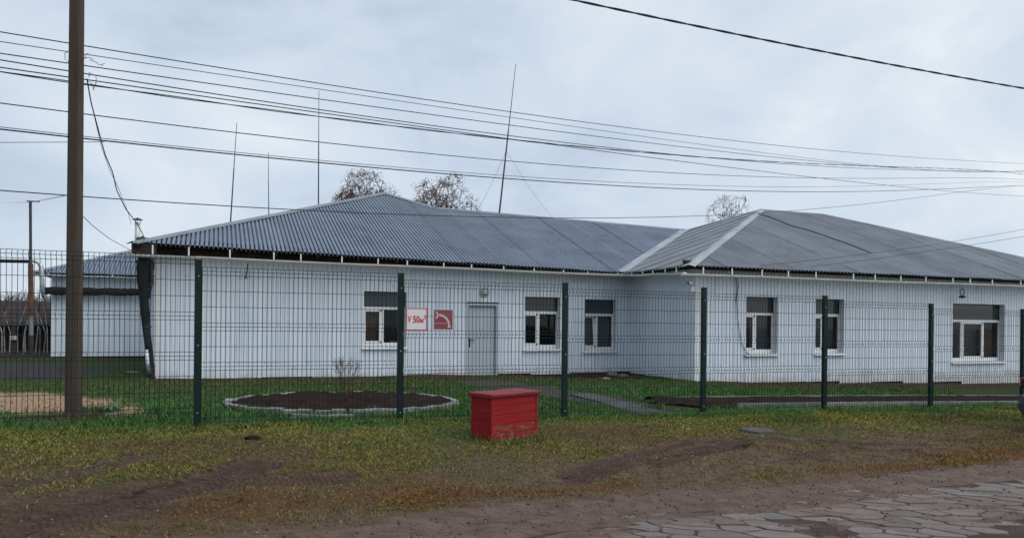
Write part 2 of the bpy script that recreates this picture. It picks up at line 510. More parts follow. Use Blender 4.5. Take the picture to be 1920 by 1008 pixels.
M['pot'] = simple('pale_pot', (0.5, 0.5, 0.48), 0.5, 0, 0.1, 8)
M['carpaint'] = simple('dark_red_car_paint', (0.020, 0.006, 0.008), 0.25, 0.1, 0.1, 3, spec=0.6)
M['cargrey'] = simple('grey_bumper_plastic', (0.05, 0.05, 0.056), 0.5, 0, 0.1, 6)
M['carchrome'] = simple('pale_trim', (0.42, 0.42, 0.48), 0.3, 0.4, 0.1, 6)
M['tail'] = simple('red_tail_lens', (0.075, 0.010, 0.016), 0.2, 0, 0.15, 10)
M['carglass'] = simple('car_glass', (0.012, 0.014, 0.016), 0.08, 0, 0.1, 4, spec=0.6)
M['tyre'] = simple('tyre_rubber', (0.018, 0.017, 0.016), 0.85, 0, 0.3, 20)
M['sandbag'] = M['stone']

def vcol_mat(name, rough=0.8, trans=0.0):
    m, n, l, b = new_mat(name)
    a = n.new('ShaderNodeAttribute'); a.attribute_name = 'tint'
    l.new(a.outputs['Color'], b.inputs['Base Color'])
    b.inputs['Roughness'].default_value = rough
    b.inputs['Specular IOR Level'].default_value = 0.10
    return m
M['blade'] = vcol_mat('grass_blade')

# ------------------------------------------------------------------ where mud, sand, soil, leaf litter lie
def polyline(pix): return np.array([on_ground(*p)[:2] for p in pix])
def dist_poly(x, y, P):
    """distance to a polyline, and the arc length of the nearest point"""
    best = np.full(x.shape, 1e9); arc = np.zeros(x.shape); L = 0.0; side = np.zeros(x.shape)
    for a, b in zip(P[:-1], P[1:]):
        d = b - a; q = np.linalg.norm(d)
        k = np.clip(((x - a[0]) * d[0] + (y - a[1]) * d[1]) / (q * q), 0, 1)
        dx, dy = x - a[0] - k * d[0], y - a[1] - k * d[1]
        r = np.hypot(dx, dy)
        w = r < best
        best = np.where(w, r, best); arc = np.where(w, L + k * q, arc)
        side = np.where(w, np.sign(d[0] * dy - d[1] * dx), side)
        L += q
    return best, arc, side
def in_poly(x, y, P):
    c = np.zeros(x.shape, bool); j = len(P) - 1
    for i in range(len(P)):
        cond = ((P[i][1] > y) != (P[j][1] > y)) & (x < (P[j][0] - P[i][0]) * (y - P[i][1]) / (P[j][1] - P[i][1] + 1e-12) + P[i][0])
        c ^= cond; j = i
    return c
def soft_poly(x, y, P, w, seed):
    P = np.array(P)
    d, _, _ = dist_poly(x, y, np.vstack([P, P[:1]]))
    sd = np.where(in_poly(x, y, P), d, -d) + (fbm(x, y, 0.8, 4, seed) - 0.5) * w * 2.2
    return sm(-w, w, sd)

ROAD_EDGE = polyline([(0, 1075), (250, 1030), (420, 1003), (560, 984), (760, 958), (960, 937), (1130, 922), (1300, 914), (1480, 900), (1640, 882), (1780, 869), (1920, 862)])
_re_s, _re_t = st(ROAD_EDGE[:, 0], ROAD_EDGE[:, 1])
def road_t(s): return np.interp(s, _re_s, _re_t)
PAVE_EDGE = polyline([(-200, 1500), (500, 1120), (860, 1025), (1000, 1003), (1160, 975), (1300, 957), (1480, 940), (1640, 922), (1760, 910), (1920, 897)])
_pe_s, _pe_t = st(PAVE_EDGE[:, 0], PAVE_EDGE[:, 1])
def road_top(s): return np.interp(s, _pe_s, _pe_t)
TRACKS = [  # (points, half width, depth, strength)
    (polyline([(-80, 922), (0, 908), (130, 886), (200, 869), (262, 852)]), 0.20, 0.020, 0.75),
    (polyline([(-60, 1000), (60, 970), (160, 950), (250, 930), (340, 906), (400, 893), (480, 872)]), 0.26, 0.035, 1.0),
    (polyline([(-60, 960), (80, 935), (190, 918), (300, 905), (420, 898), (540, 897), (640, 895)]), 0.22, 0.02, 0.85),
    (polyline([(-40, 1040), (90, 985), (200, 965), (330, 948), (420, 944)]), 0.22, 0.03, 0.85),
    (polyline([(1060, 895), (1120, 872), (1200, 850), (1290, 832), (1390, 824), (1490, 824), (1600, 827), (1720, 830)]), 0.15, 0.030, 1.0),
    (polyline([(1080, 902), (1160, 874), (1250, 853), (1330, 839), (1400, 830)]), 0.14, 0.032, 1.0),
    (polyline([(1230, 874), (1300, 855), (1380, 841), (1450, 834), (1500, 846), (1545, 860)]), 0.13, 0.028, 0.95),
    (polyline([(1480, 860), (1540, 843), (1600, 838), (1690, 842), (1760, 856)]), 0.14, 0.025, 0.9),
]
MUD_POLYS = [
    (polyline([(-150, 935), (60, 925), (220, 915), (330, 910), (300, 940), (160, 965), (60, 1010), (-150, 1060)]), 0.30, 0.72, 31),
    (polyline([(1090, 870), (1240, 838), (1400, 822), (1520, 832), (1440, 848), (1300, 862), (1180, 886), (1060, 902)]), 0.22, 0.70, 33),
]
ORANGE = [(polyline([(700, 932), (860, 908), (1000, 915), (1200, 900), (1180, 916), (960, 930), (760, 948)]), 0.35, 35),
          (polyline([(1560, 880), (1680, 866), (1790, 862), (1760, 882), (1640, 892)]), 0.30, 36),
          (polyline([(280, 950), (560, 920), (780, 905), (820, 922), (560, 960), (300, 985)]), 0.4, 37),
          (polyline([(1700, 852), (1920, 842), (1990, 846), (1920, 862), (1760, 866)]), 0.25, 38)]
SAND = [(polyline([(-140, 735), (90, 737), (205, 748), (225, 760), (140, 775), (-140, 779)]), 0.35, 41),
        (polyline([(215, 764), (275, 763), (272, 779), (215, 782)]), 0.14, 42)]
ASPHALT = polyline([(-200, 682), (90, 683), (215, 690), (225, 702), (100, 711), (-200, 717)])
PATH = polyline([(905, 716), (960, 724), (1040, 735), (1120, 748), (1200, 766), (1240, 779)])

def masks(x, y):
    x = np.asarray(x, float); y = np.asarray(y, float)
    s, t = st(x, y)
    r = {}
    n1 = fbm(x, y, 1.4, 5, 3); n2 = fbm(x, y, 0.35, 4, 9)
    near = t < 12
    road = sm(0.35, -0.25, t - road_t(s) + (n1 - 0.5) * 1.0 + (n2 - 0.5) * 0.35)
    mud = road.copy(); trk = np.zeros(x.shape); tru = np.zeros(x.shape); dep = np.zeros(x.shape)
    for P, w, dz, k in TRACKS:
        d, a, sd = dist_poly(x, y, P)
        q = sm(w + 0.12, w - 0.06, d + (n2 - 0.5) * 0.22)
        mud = np.maximum(mud, q * k)
        core = sm(w, w - 0.06, d)
        tru = np.where(core > trk, a + 0.35 * d * 1.0, tru); trk = np.maximum(trk, core * k)
        dep = np.minimum(dep, -dz * core) + 0.5 * dz * np.exp(-((d - w - 0.05) / 0.05) ** 2)
    for P, w, k, sd in MUD_POLYS:
        mud = np.maximum(mud, soft_poly(x, y, P, w, sd) * k)
    # thin, worn turf along the road
    up = np.clip((t - road_t(s)) / np.maximum(T_FENCE - 0.7 - road_t(s), .5), 0, 1)      # 0 at the road, 1 near the fence
    n3 = fbm(x, y, 0.9, 4, 15)
    wear = np.clip((1 - up) ** 0.9 * (1 + 0.5 * sm(1.5, 5.0, s)), 0, 1) * sm(0.41, 0.55, n3 + 0.3 * (n2 - 0.5) + 0.10 * (1 - up))
    mud = np.maximum(mud, 0.70 * wear)
    mud = np.where(near, mud, 0)
    org = np.zeros(x.shape)
    for P, w, sd in ORANGE: org = np.maximum(org, soft_poly(x, y, P, w, sd))
    mud = mud * (1 - 0.65 * org * (1 - road))
    sand = np.zeros(x.shape)
    for P, w, sd in SAND: sand = np.maximum(sand, soft_poly(x, y, P, w, sd))
    asp = soft_poly(x, y, ASPHALT, 0.5, 44)
    d, a, sd = dist_poly(x, y, PATH)
    path = sm(0.75, 0.4, d + (n2 - 0.5) * 0.5 + (n1 - 0.5) * 0.4) * (t > T_FENCE + 0.3)
    # brown strip of leaf litter along the walls
    wall_t = np.where(s < 11.05, T_WALL, T_WING)
    wall_t = np.where(s < -1.2, 29.0, wall_t)
    lit = sm(2.4, 0.5, wall_t - t + (n1 - 0.5) * 2.0) * (t > 13)
    lit = np.maximum(lit, sm(0.95, 0.5, np.hypot(x - POLE_XY[0], y - POLE_XY[1]) + (n2 - 0.5) * 0.5) * 0.9)
    r.update(s=s, t=t, road=road, mud=mud, trk=trk, tru=tru, dep=dep, org=org, sand=sand, asp=asp, path=path, lit=lit, n1=n1, n2=n2)
    return r
POLE_XY = on_ground(137, 784)[:2]

def zdetail(x, y, mk):
    z = zbase(x, y)
    far = sm(40, 18, np.hypot(x, y - 8))
    z = z + (fbm(x, y, 2.2, 3, 21) - 0.5) * 0.10 * far * sm(0.0, 1.0, mk['t'] - road_t(mk['s']))
    z = z + (fbm(x, y, 0.30, 3, 22) - 0.5) * 0.040 * far * (0.35 + 0.65 * mk['mud']) * (1 - 0.85 * sm(0.1, -0.35, mk['t'] - road_top(mk['s'])))
    z = z + (fbm(x, y, 0.10, 2, 23) - 0.5) * 0.016 * far * mk['mud']
    # longitudinal wheel ridges in the muddy road
    lane = mk['t'] - road_t(mk['s']) * 0.85
    pave = sm(0.1, -0.35, mk['t'] - road_top(mk['s']))
    z = z + (vnoise(lane / 0.085, mk['s'] / 3.0, 5) - 0.5) * 0.085 * np.maximum(mk['road'], 0.6 * mk['mud']) * far * (1 - 0.85 * pave) - 0.006 * pave
    z = z + (fbm(x, y, 0.16, 2, 24) - 0.5) * 0.06 * far * mk['mud'] * (1 - pave)
    return z + mk['dep'] * far

def axis_lines(segs):
    out = []
    for a, b, d in segs:
        out.append(np.arange(a, b, d))
    return np.concatenate(out + [[segs[-1][1]]])
gx = axis_lines([(-900, -100, 100), (-100, -24, 8), (-24, -9, 0.5), (-9, 12.5, 0.045), (12.5, 26, 0.25), (26, 100, 6), (100, 900, 100)])
gy = axis_lines([(-200, -10, 30), (-10, 3.2, 0.8), (3.2, 14.5, 0.036), (14.5, 27, 0.16), (27, 60, 1.2), (60, 200, 14), (200, 1500, 130)])
X, Y = np.meshgrid(gx, gy)
MK = masks(X, Y)
Z = zdetail(X, Y, MK)
nx, ny = len(gx), len(gy)
me = bpy.data.meshes.new('ground')
me.vertices.add(nx * ny)
me.vertices.foreach_set('co', np.stack([X, Y, Z], -1).reshape(-1).astype(np.float32))
ii = (np.arange(ny - 1)[:, None] * nx + np.arange(nx - 1)[None, :]).reshape(-1)
quads = np.stack([ii, ii + 1, ii + nx + 1, ii + nx], -1).reshape(-1)
me.loops.add(len(quads)); me.loops.foreach_set('vertex_index', quads.astype(np.int32))
me.polygons.add(len(ii)); me.polygons.foreach_set('loop_start', (np.arange(len(ii)) * 4).astype(np.int32))
me.polygons.foreach_set('use_smooth', np.ones(len(ii), bool))
me.update(); me.validate()
for nm, keys in (('cover_a', ('mud', 'sand', 'asp')), ('cover_b', ('lit', 'path', 'org')), ('cover_c', ('trk', 'tru', 'road'))):
    at = me.attributes.new(nm, 'FLOAT_VECTOR', 'POINT')
    at.data.foreach_set('vector', np.stack([MK[k] for k in keys], -1).reshape(-1).astype(np.float32))
lawnm = sm(-0.35, 0.25, MK['t'] - T_FENCE + (MK['n2'] - 0.5) * 0.5)
at = me.attributes.new('cover_d', 'FLOAT', 'POINT'); at.data.foreach_set('value', lawnm.reshape(-1).astype(np.float32))
def ground_mat():
    m, n, l, b = new_mat('ground_cover')
    pos = geo_pos(n)
    def att(nm):
        a = n.new('ShaderNodeAttribute'); a.attribute_name = nm
        s = n.new('ShaderNodeSeparateXYZ'); l.new(a.outputs['Vector'], s.inputs[0]); return s.outputs
    A, B, C = att('cover_a'), att('cover_b'), att('cover_c')
    D = n.new('ShaderNodeAttribute'); D.attribute_name = 'cover_d'
    f1 = noise(n, l, 38, 6, 0.7, pos); f2 = noise(n, l, 6, 6, 0.65, pos); f3 = noise(n, l, 120, 4, 0.65, pos)
    verge = ramp(n, l, f1.outputs['Fac'], [(0.32, (0.046, 0.033, 0.018)), (0.48, (0.115, 0.088, 0.036)), (0.64, (0.205, 0.160, 0.062))])
    verge = mixc(n, l, ramp(n, l, f2.outputs['Fac'], [(0.45, (0, 0, 0)), (0.65, (0.8,) * 3)]), verge, (0.066, 0.046, 0.029))
    lawn = ramp(n, l, f1.outputs['Fac'], [(0.3, (0.022, 0.034, 0.012)), (0.5, (0.042, 0.070, 0.020)), (0.7, (0.080, 0.110, 0.032))])
    c = mixc(n, l, D.outputs['Fac'], verge, lawn)
    org = ramp(n, l, f1.outputs['Fac'], [(0.3, (0.075, 0.040, 0.018)), (0.65, (0.20, 0.105, 0.035))])
    c = mixc(n, l, math_(n, l, 'MULTIPLY', B[2], 0.75), c, org)
    lit = ramp(n, l, f1.outputs['Fac'], [(0.3, (0.032, 0.024, 0.016)), (0.55, (0.070, 0.050, 0.030)), (0.72, (0.105, 0.068, 0.036))])
    c = mixc(n, l, math_(n, l, 'MULTIPLY', B[0], 0.85), c, lit)
    path = ramp(n, l, f1.outputs['Fac'], [(0.3, (0.060, 0.055, 0.050)), (0.7, (0.115, 0.108, 0.10))])
    c = mixc(n, l, math_(n, l, 'MULTIPLY', B[1], 0.85), c, path)
    sand = ramp(n, l, f1.outputs['Fac'], [(0.3, (0.38, 0.23, 0.14)), (0.7, (0.62, 0.41, 0.275))])
    c = mixc(n, l, A[1], c, sand)
    asp = ramp(n, l, f2.outputs['Fac'], [(0.35, (0.040, 0.038, 0.040)), (0.7, (0.085, 0.080, 0.082))])
    c = mixc(n, l, A[2], c, asp)
    mud = ramp(n, l, f2.outputs['Fac'], [(0.28, (0.104, 0.062, 0.044)), (0.5, (0.210, 0.138, 0.102)), (0.75, (0.33, 0.238, 0.187))])
    mud = mixc(n, l, ramp(n, l, f3.outputs['Fac'], [(0.40, (0.75,) * 3), (0.52, (0, 0, 0))]), mud, (0.070, 0.048, 0.038))  # dark specks put the shade between mud crumbs into the colour
    mp = n.new('ShaderNodeMapping'); mp.inputs['Rotation'].default_value = (0, 0, -TH); mp.inputs['Scale'].default_value = (0.9, 7.5, 1)
    l.new(pos, mp.inputs['Vector'])
    st_ = noise(n, l, 2.2, 6, 0.7, mp.outputs['Vector'], 0.6)
    mud = mixc(n, l, ramp(n, l, st_.outputs['Fac'], [(0.36, (0.75,) * 3), (0.50, (0, 0, 0))]), mud, (0.058, 0.039, 0.030))  # streaky mud; the dark streaks also paint shade for the low ruts
    mud = mixc(n, l, ramp(n, l, st_.outputs['Fac'], [(0.58, (0, 0, 0)), (0.70, (0.55,) * 3)]), mud, (0.32, 0.262, 0.225))
    mud = mixc(n, l, math_(n, l, 'MULTIPLY', C[0], 0.70), mud, (0.082, 0.049, 0.038))
    mud = mixc(n, l, math_(n, l, 'MULTIPLY', C[2], 0.35), mud, (0.245, 0.190, 0.165))
    c = mixc(n, l, A[0], c, mud)
    l.new(c, b.inputs['Base Color'])
    # damp mud is glossier in patches
    wet = noise(n, l, 1.7, 5, 0.6, pos)
    wr = ramp(n, l, wet.outputs['Fac'], [(0.42, (0.92,) * 3), (0.66, (0.50,) * 3)])
    rr = mixc(n, l, A[0], (0.95, 0.95, 0.95), wr)
    l.new(rr, b.inputs['Roughness'])
    b.inputs['Specular IOR Level'].default_value = 0.12
    # tyre tread: bars across the track
    tread = math_(n, l, 'MULTIPLY', math_(n, l, 'SINE', math_(n, l, 'MULTIPLY', C[1], 115.0)), math_(n, l, 'MULTIPLY', C[0], 0.55))
    h = math_(n, l, 'ADD', math_(n, l, 'MULTIPLY', f1.outputs['Fac'], 1.6), tread)
    h = math_(n, l, 'ADD', h, math_(n, l, 'MULTIPLY', f3.outputs['Fac'], 0.7))
    bump(n, l, b, h, 1.0, 0.03)
    return m
me.materials.append(ground_mat())
ground = bpy.data.objects.new('ground', me); COL.objects.link(ground)
tag(ground, 'muddy verge, lawn and yard around the building', kind='structure')

def ground_z(x, y):
    x = np.atleast_1d(np.asarray(x, float)); y = np.atleast_1d(np.asarray(y, float))
    z = zdetail(x, y, masks(x, y))
    return z if len(z) > 1 else float(z[0])

# ------------------------------------------------------------------ the road: mud bed with cracked paving pieces
road_bm = MB()
rs = np.arange(-14, 26, 0.25)
rt = np.linspace(0, 1, 25)
RS, RK = np.meshgrid(rs, rt)
RT = -4.5 + (road_top(RS) + 4.5) * RK
RX = RS * U[0] + RT * V[0]; RY = RS * U[1] + RT * V[1]
RZ = zbase(RX, RY) - 0.004
nr = len(rs)
road_bm.add(list(zip(RX.ravel(), RY.ravel(), RZ.ravel())), [(j * nr + i, j * nr + i + 1, (j + 1) * nr + i + 1, (j + 1) * nr + i) for j in range(len(rt) - 1) for i in range(nr - 1)])
M['roadbed'] = simple('dark_road_bed', (0.066, 0.049, 0.041), 0.85, 0, 0.35, 8, 0.6, dirt=(0.05, 0.036, 0.03), dirt_amt=0.8, spec=0.08)
road = road_bm.build('road', M['roadbed'])
tag(road, 'muddy road of cracked grey paving in the foreground', kind='structure')
def paving_mat():
    m, n, l, b = new_mat('cracked_grey_paving')
    pos = geo_pos(n)
    a = noise(n, l, 5, 7, 0.65, pos); f = noise(n, l, 90, 4, 0.65, pos)
    mp = n.new('ShaderNodeMapping'); mp.inputs['Rotation'].default_value = (0, 0, -TH); mp.inputs['Scale'].default_value = (0.5, 1.6, 1)
    l.new(pos, mp.inputs['Vector'])
    g = noise(n, l, 1.8, 7, 0.68, mp.outputs['Vector'], 0.5)
    c = ramp(n, l, a.outputs['Fac'], [(0.3, (0.120, 0.108, 0.102)), (0.55, (0.190, 0.180, 0.177)), (0.75, (0.29, 0.28, 0.278))])
    c = mixc(n, l, ramp(n, l, g.outputs['Fac'], [(0.36, (0, 0, 0)), (0.52, (0.97,) * 3)]), c, (0.165, 0.122, 0.103))
    c = mixc(n, l, ramp(n, l, f.outputs['Fac'], [(0.36, (0.85,) * 3), (0.47, (0, 0, 0))]), c, (0.070, 0.058, 0.053))
    k = math_(n, l, 'MULTIPLY_ADD', obj_rand(n), 0.42); k.node.inputs[2].default_value = 0.76
    mm = n.new('ShaderNodeVectorMath'); mm.operation = 'SCALE'
    l.new(c, mm.inputs[0]); l.new(k, mm.inputs['Scale'])
    l.new(mm.outputs[0], b.inputs['Base Color'])
    b.inputs['Roughness'].default_value = 0.7
    b.inputs['Specular IOR Level'].default_value = 0.25
    bump(n, l, b, f.outputs['Fac'], 0.6, 0.008)
    return m
M['paving'] = paving_mat()
CRX, CRY = np.array([0.235, -0.03]), np.array([-0.10, 0.195])      # skewed courses of the crack net, in s and t
def site(i, j):
    rr = random.Random(i * 7919 + j * 104729 + 5)
    return CRX * (i + 0.5 * (j % 2) + rr.uniform(-.36, .36)) + CRY * (j + rr.uniform(-.36, .36)) + np.array([2.0, 1.0])
SINV = np.linalg.inv(np.array([CRX, CRY]).T)
SITES = {}
for j in range(-40, 60):
    for i in range(-40, 70):
        if random.Random(i * 17 + j * 391).random() < 0.86: SITES[(i, j)] = site(i, j)
def clip_cell(key):
    c = SITES[key]; poly = [c + np.array(q) for q in ((-.8, -.8), (.8, -.8), (.8, .8), (-.8, .8))]
    mc = SINV @ c
    for di in range(-3, 4):
        for dj in range(-3, 4):
            o = SITES.get((key[0] + di, key[1] + dj))
            if o is None or (di == 0 and dj == 0): continue
            mo = SINV @ o; mid = (mc + mo) / 2; nn = mo - mc
            out = []
            vals = [((SINV @ q) - mid) @ nn for q in poly]
            for a, b, va, vb in zip(poly, poly[1:] + poly[:1], vals, vals[1:] + vals[:1]):
                if va <= 0: out.append(a)
                if va * vb < 0: out.append(a + (b - a) * va / (va - vb))
            poly = out
            if len(poly) < 3: return None
    return poly
cands = []
for key, c in SITES.items():
    cs, ct = c
    if cs < -4 or cs > 17 or ct < 3.6: continue
    if ct > road_top(cs) - 0.02 + 0.7 * (float(fbm(np.array(cs), np.array(ct), 0.8, 3, 62)) - 0.5): continue
    x, y = cs * U[0] + ct * V[0], cs * U[1] + ct * V[1]
    if y < 4.95: continue
    px = 960 + FPX * x / y
    if px < 780 or px > 2080: continue
    n1 = float(fbm(np.array(cs), np.array(ct), 0.9, 3, 61))
    if n1 < 0.29: continue                         # sunk under the mud
    poly = clip_cell(key)
    if poly is None: continue
    cands.append((y, poly, n1))
cands.sort(key=lambda c: c[0])
road_loose = MB()
for k, (yy, poly, n1) in enumerate(cands):
    c = np.mean(poly, 0); sink = random.uniform(-0.005, 0.002) - 0.006 * float(sm(0.42, 0.34, n1)) - 0.010 * float(sm(0.30, 0.0, road_top(c[0]) - c[1]))
    pts = []
    for a, b in zip(poly, poly[1:] + poly[:1]):
        if np.linalg.norm(b - a) < 0.012: continue
        mid = (a + b) / 2 + np.array([(b - a)[1], -(b - a)[0]]) * random.uniform(-0.05, 0.05)
        for q in (a + (b - a) * 0.05, mid):
            pts.append(q - (q - c) / (np.linalg.norm(q - c) + 1e-6) * random.uniform(0.003, 0.012))
    top, low = [], []
    for q in pts:
        x, y = q[0] * U[0] + q[1] * V[0], q[0] * U[1] + q[1] * V[1]
        z = float(zbase(x, y)) + 0.007 + sink
        qi = c + (q - c) * 0.955
        top.append((qi[0] * U[0] + qi[1] * V[0], qi[0] * U[1] + qi[1] * V[1], z)); low.append((x, y, z - 0.03))
    n = len(pts)
    fs = [tuple(range(n))] + [(i, n + i, n + (i + 1) % n, (i + 1) % n) for i in range(n)]
    if k < 298:
        ctr = np.mean(top, 0)
        MB().add(top + low, fs).build('paving_piece', M['paving'], road, ctr)
    else:
        road_loose.add(top + low, fs)
if road_loose.v:
    tag(road_loose.build('paving_remainder', M['paving'], road), kind='stuff')

# ------------------------------------------------------------------ grass
def grass(name, n_try, box, accept, height, colour, width, label, lean=0.5):
    s = RNG.uniform(box[0], box[1], n_try); t = RNG.uniform(box[2], box[3], n_try)
    x = s * U[0] + t * V[0]; y = s * U[1] + t * V[1]
    px = 960 + FPX * x / np.maximum(y, 0.5)
    k = (px > -160) & (px < 2080) & (y > 4.7)
    x, y = x[k], y[k]
    mk = masks(x, y)
    k = RNG.random(len(x)) < accept(x, y, mk)
    x, y = x[k], y[k]; mk = {q: w[k] for q, w in mk.items()}
    n = len(x)
    z = zdetail(x, y, mk) - 0.006
    h = height(x, y, mk) * RNG.uniform(0.45, 1.25, n)
    w = width(x, y) * RNG.uniform(0.7, 1.3, n)
    az = RNG.uniform(0, 2 * math.pi, n); la = RNG.uniform(0, 2 * math.pi, n); ln = h * lean * RNG.uniform(0.2, 1.6, n)
    dx, dy = np.cos(az) * w / 2, np.sin(az) * w / 2
    lx, ly = np.cos(la) * ln, np.sin(la) * ln
    P = np.zeros((n, 5, 3))
    P[:, 0] = np.stack([x - dx, y - dy, z], -1); P[:, 1] = np.stack([x + dx, y + dy, z], -1)
    P[:, 2] = np.stack([x - dx * .7 + lx * .35, y - dy * .7 + ly * .35, z + h * .6], -1)
    P[:, 3] = np.stack([x + dx * .7 + lx * .35, y + dy * .7 + ly * .35, z + h * .6], -1)
    P[:, 4] = np.stack([x + lx, y + ly, z + h * np.clip(1.05 - 0.25 * lean, .4, 1)], -1)
    c = colour(x, y, mk, n)
    C = np.ones((n, 5, 4)); C[:, :, :3] = c[:, None, :]
    me = bpy.data.meshes.new(name)
    me.vertices.add(n * 5); me.vertices.foreach_set('co', P.reshape(-1).astype(np.float32))
    b = (np.arange(n) * 5)[:, None]
    tri = (b + np.array([[0, 1, 3, 0, 3, 2, 2, 3, 4]])).reshape(-1)
    me.loops.add(len(tri)); me.loops.foreach_set('vertex_index', tri.astype(np.int32))
    me.polygons.add(n * 3); me.polygons.foreach_set('loop_start', (np.arange(n * 3) * 3).astype(np.int32))
    at = me.attributes.new('tint', 'FLOAT_COLOR', 'POINT'); at.data.foreach_set('color', C.reshape(-1).astype(np.float32))
    me.materials.append(M['blade']); me.update(); me.validate()
    o = bpy.data.objects.new(name, me); COL.objects.link(o)
    tag(o, label, 'grass', kind='stuff')
    return o
def pick(n, palette, jit=0.3):
    pal = np.array([p[:3] for p in palette]); wts = np.array([p[3] for p in palette], float); wts /= wts.sum()
    c = pal[RNG.choice(len(pal), n, p=wts)]
    return c * RNG.uniform(1 - jit, 1 + jit, (n, 1))
BED_C = on_ground(640, 760); 
def bed_keep(x, y):                     # True outside the raised flower bed
    ds = (x - BED[0]) * U[0] + (y - BED[1]) * U[1]; dt = (x - BED[0]) * V[0] + (y - BED[1]) * V[1]
    return ((ds / BED[2]) ** 2 + (dt / BED[3]) ** 2) > 1.0
_l = on_ground(424, 757)[:2]; _r = on_ground(840, 751)[:2]; _n = on_ground(610, 778)[:2]; _f = on_ground(640, 741)[:2]
BED = ((_l[0] + _r[0]) / 2, (_l[1] + _r[1]) / 2, np.linalg.norm(_r - _l) / 2, 0.0)
_ct = st(BED[0], BED[1])[1]; _ft = st(*_f)[1]; _nt = st(*_n)[1]
BED = (BED[0] + ((_ft + _nt) / 2 - _ct) * V[0], BED[1] + ((_ft + _nt) / 2 - _ct) * V[1], BED[2], (_ft - _nt) / 2)
G1, G2 = on_ground(1240, 752), on_ground(1915, 764)     # long garden bed on the right
GS0 = st(*on_ground(1215, 757)[:2])[0]
GT1 = st(*on_ground(1560, 750)[:2])[1]; GT0 = st(*on_ground(1560, 765)[:2])[1]
def garden_keep(s, t): return ~((s > GS0) & (t > GT0 - 0.02) & (t < GT1))
def box_keep(x, y): return np.hypot(x + 0.05, y - 9.65) > 0.40

def acc_lawn(x, y, mk):
    s, t = mk['s'], mk['t']
    d = 0.95 * (1 - 0.93 * mk['sand']) * (1 - 0.97 * mk['asp']) * (1 - 0.72 * mk['lit']) * (1 - 0.93 * mk['path'])
    d = d * np.where(t > 15, 0.65, 1)
    inside = (t > T_FENCE - 0.1) & (t < np.where(s < -1.2, 29.0, np.where(s < 11.0, T_WALL - .05, T_WING - .05)))
    return d * inside * bed_keep(x, y) * garden_keep(s, t) * sm(0.25, 0.5, mk['n1'] + 0.2)
def h_lawn(x, y, mk):
    tall = 0.055 + 0.075 * sm(0.45, 0.75, fbm(x, y, 0.9, 3, 71)) * sm(15, 11.5, mk['t'])
    right = sm(6.5, 9.5, mk['s']) * sm(12.2, 11.0, mk['t'])
    left = sm(3.5, 0.0, mk['s']) * sm(13.5, 11.0, mk['t'])
    return tall + 0.06 * right + 0.03 * left
def c_lawn(x, y, mk, n):
    lush = pick(n, [(0.042, 0.130, 0.034, 4), (0.075, 0.200, 0.050, 3), (0.120, 0.215, 0.046, 1.4), (0.022, 0.065, 0.022, 2.0), (0.26, 0.23, 0.09, 0.35)])
    brown = pick(n, [(0.080, 0.100, 0.030, 3), (0.14, 0.115, 0.036, 2), (0.14, 0.085, 0.045, 1.6), (0.055, 0.085, 0.026, 2.4)])
    k = np.clip(mk['lit'] * 0.8 + sm(13.6, 15.6, mk['t'] + (mk['n1'] - .5) * 3) * 0.55, 0, 1)[:, None]
    return lush * (1 - k) + brown * k
wid = lambda a, b: (lambda x, y: np.interp(y, [5, 20], [a, b]))
grass('lawn_grass', 260000, (-9, 17, T_FENCE - 0.1, 22), acc_lawn, h_lawn, c_lawn, wid(0.007, 0.013), 'lush green grass growing inside the wire fence', 0.9)

def acc_verge(x, y, mk):
    s, t = mk['s'], mk['t']
    bare = np.clip(mk['mud'] * 1.08, 0, 1)
    d = (1 - bare) ** 1.3 * (0.35 + 0.65 * sm(0.30, 0.55, mk['n2'])) + 0.10 * (1 - mk['road']) * (1 - mk['trk'])
    return d * (t < T_FENCE + 0.12) * box_keep(x, y)
def h_verge(x, y, mk):
    foot = sm(0.55, 0.05, T_FENCE - mk['t']) * 0.045
    right = sm(6.5, 8.5, mk['s']) * sm(1.5, 0.3, T_FENCE - mk['t'] + (mk['n1'] - .5)) * 0.085
    return 0.026 + 0.020 * mk['n1'] + foot + right
def c_verge(x, y, mk, n):
    olive = pick(n, [(0.190, 0.192, 0.036, 4), (0.285, 0.255, 0.052, 3.2), (0.37, 0.305, 0.090, 1.4), (0.065, 0.065, 0.020, 3.0), (0.100, 0.170, 0.038, 2.8), (0.15, 0.088, 0.038, 1.2)])
    green = pick(n, [(0.050, 0.140, 0.036, 4), (0.095, 0.200, 0.048, 3), (0.15, 0.21, 0.05, 1.5), (0.03, 0.06, 0.02, 1.5)])
    dry = pick(n, [(0.20, 0.092, 0.028, 4), (0.30, 0.148, 0.042, 2.2), (0.095, 0.048, 0.022, 3.4), (0.14, 0.105, 0.032, 2)])
    k = np.clip(mk['org'] * 1.0 + 0.35 * sm(1.9, 0.2, mk['t'] - road_t(mk['s'])), 0, 1)[:, None]
    g = np.clip(sm(0.62, 0.15, T_FENCE - mk['t'] + (mk['n1'] - .5) * 1.1) * (0.45 + 0.5 * sm(4.5, 7.5, mk['s'])) + 0.75 * sm(0.60, 0.72, fbm(x, y, 1.1, 3, 77)), 0, 1)[:, None]
    c = olive * (1 - g) + green * g
    worn = pick(n, [(0.155, 0.108, 0.047, 3), (0.095, 0.064, 0.035, 3), (0.22, 0.16, 0.070, 1.4), (0.125, 0.130, 0.036, 2)])
    wk = np.clip(sm(0.52, 0.38, mk['n1']) * sm(0.3, 1.2, T_FENCE - mk['t']) * 0.8 + sm(0.9, 2.6, T_FENCE - mk['t'] + (mk['n1'] - .5) * 2) * 0.30, 0, .9)[:, None]
    c = c * (1 - wk) + worn * wk
    return c * (1 - k) + dry * k
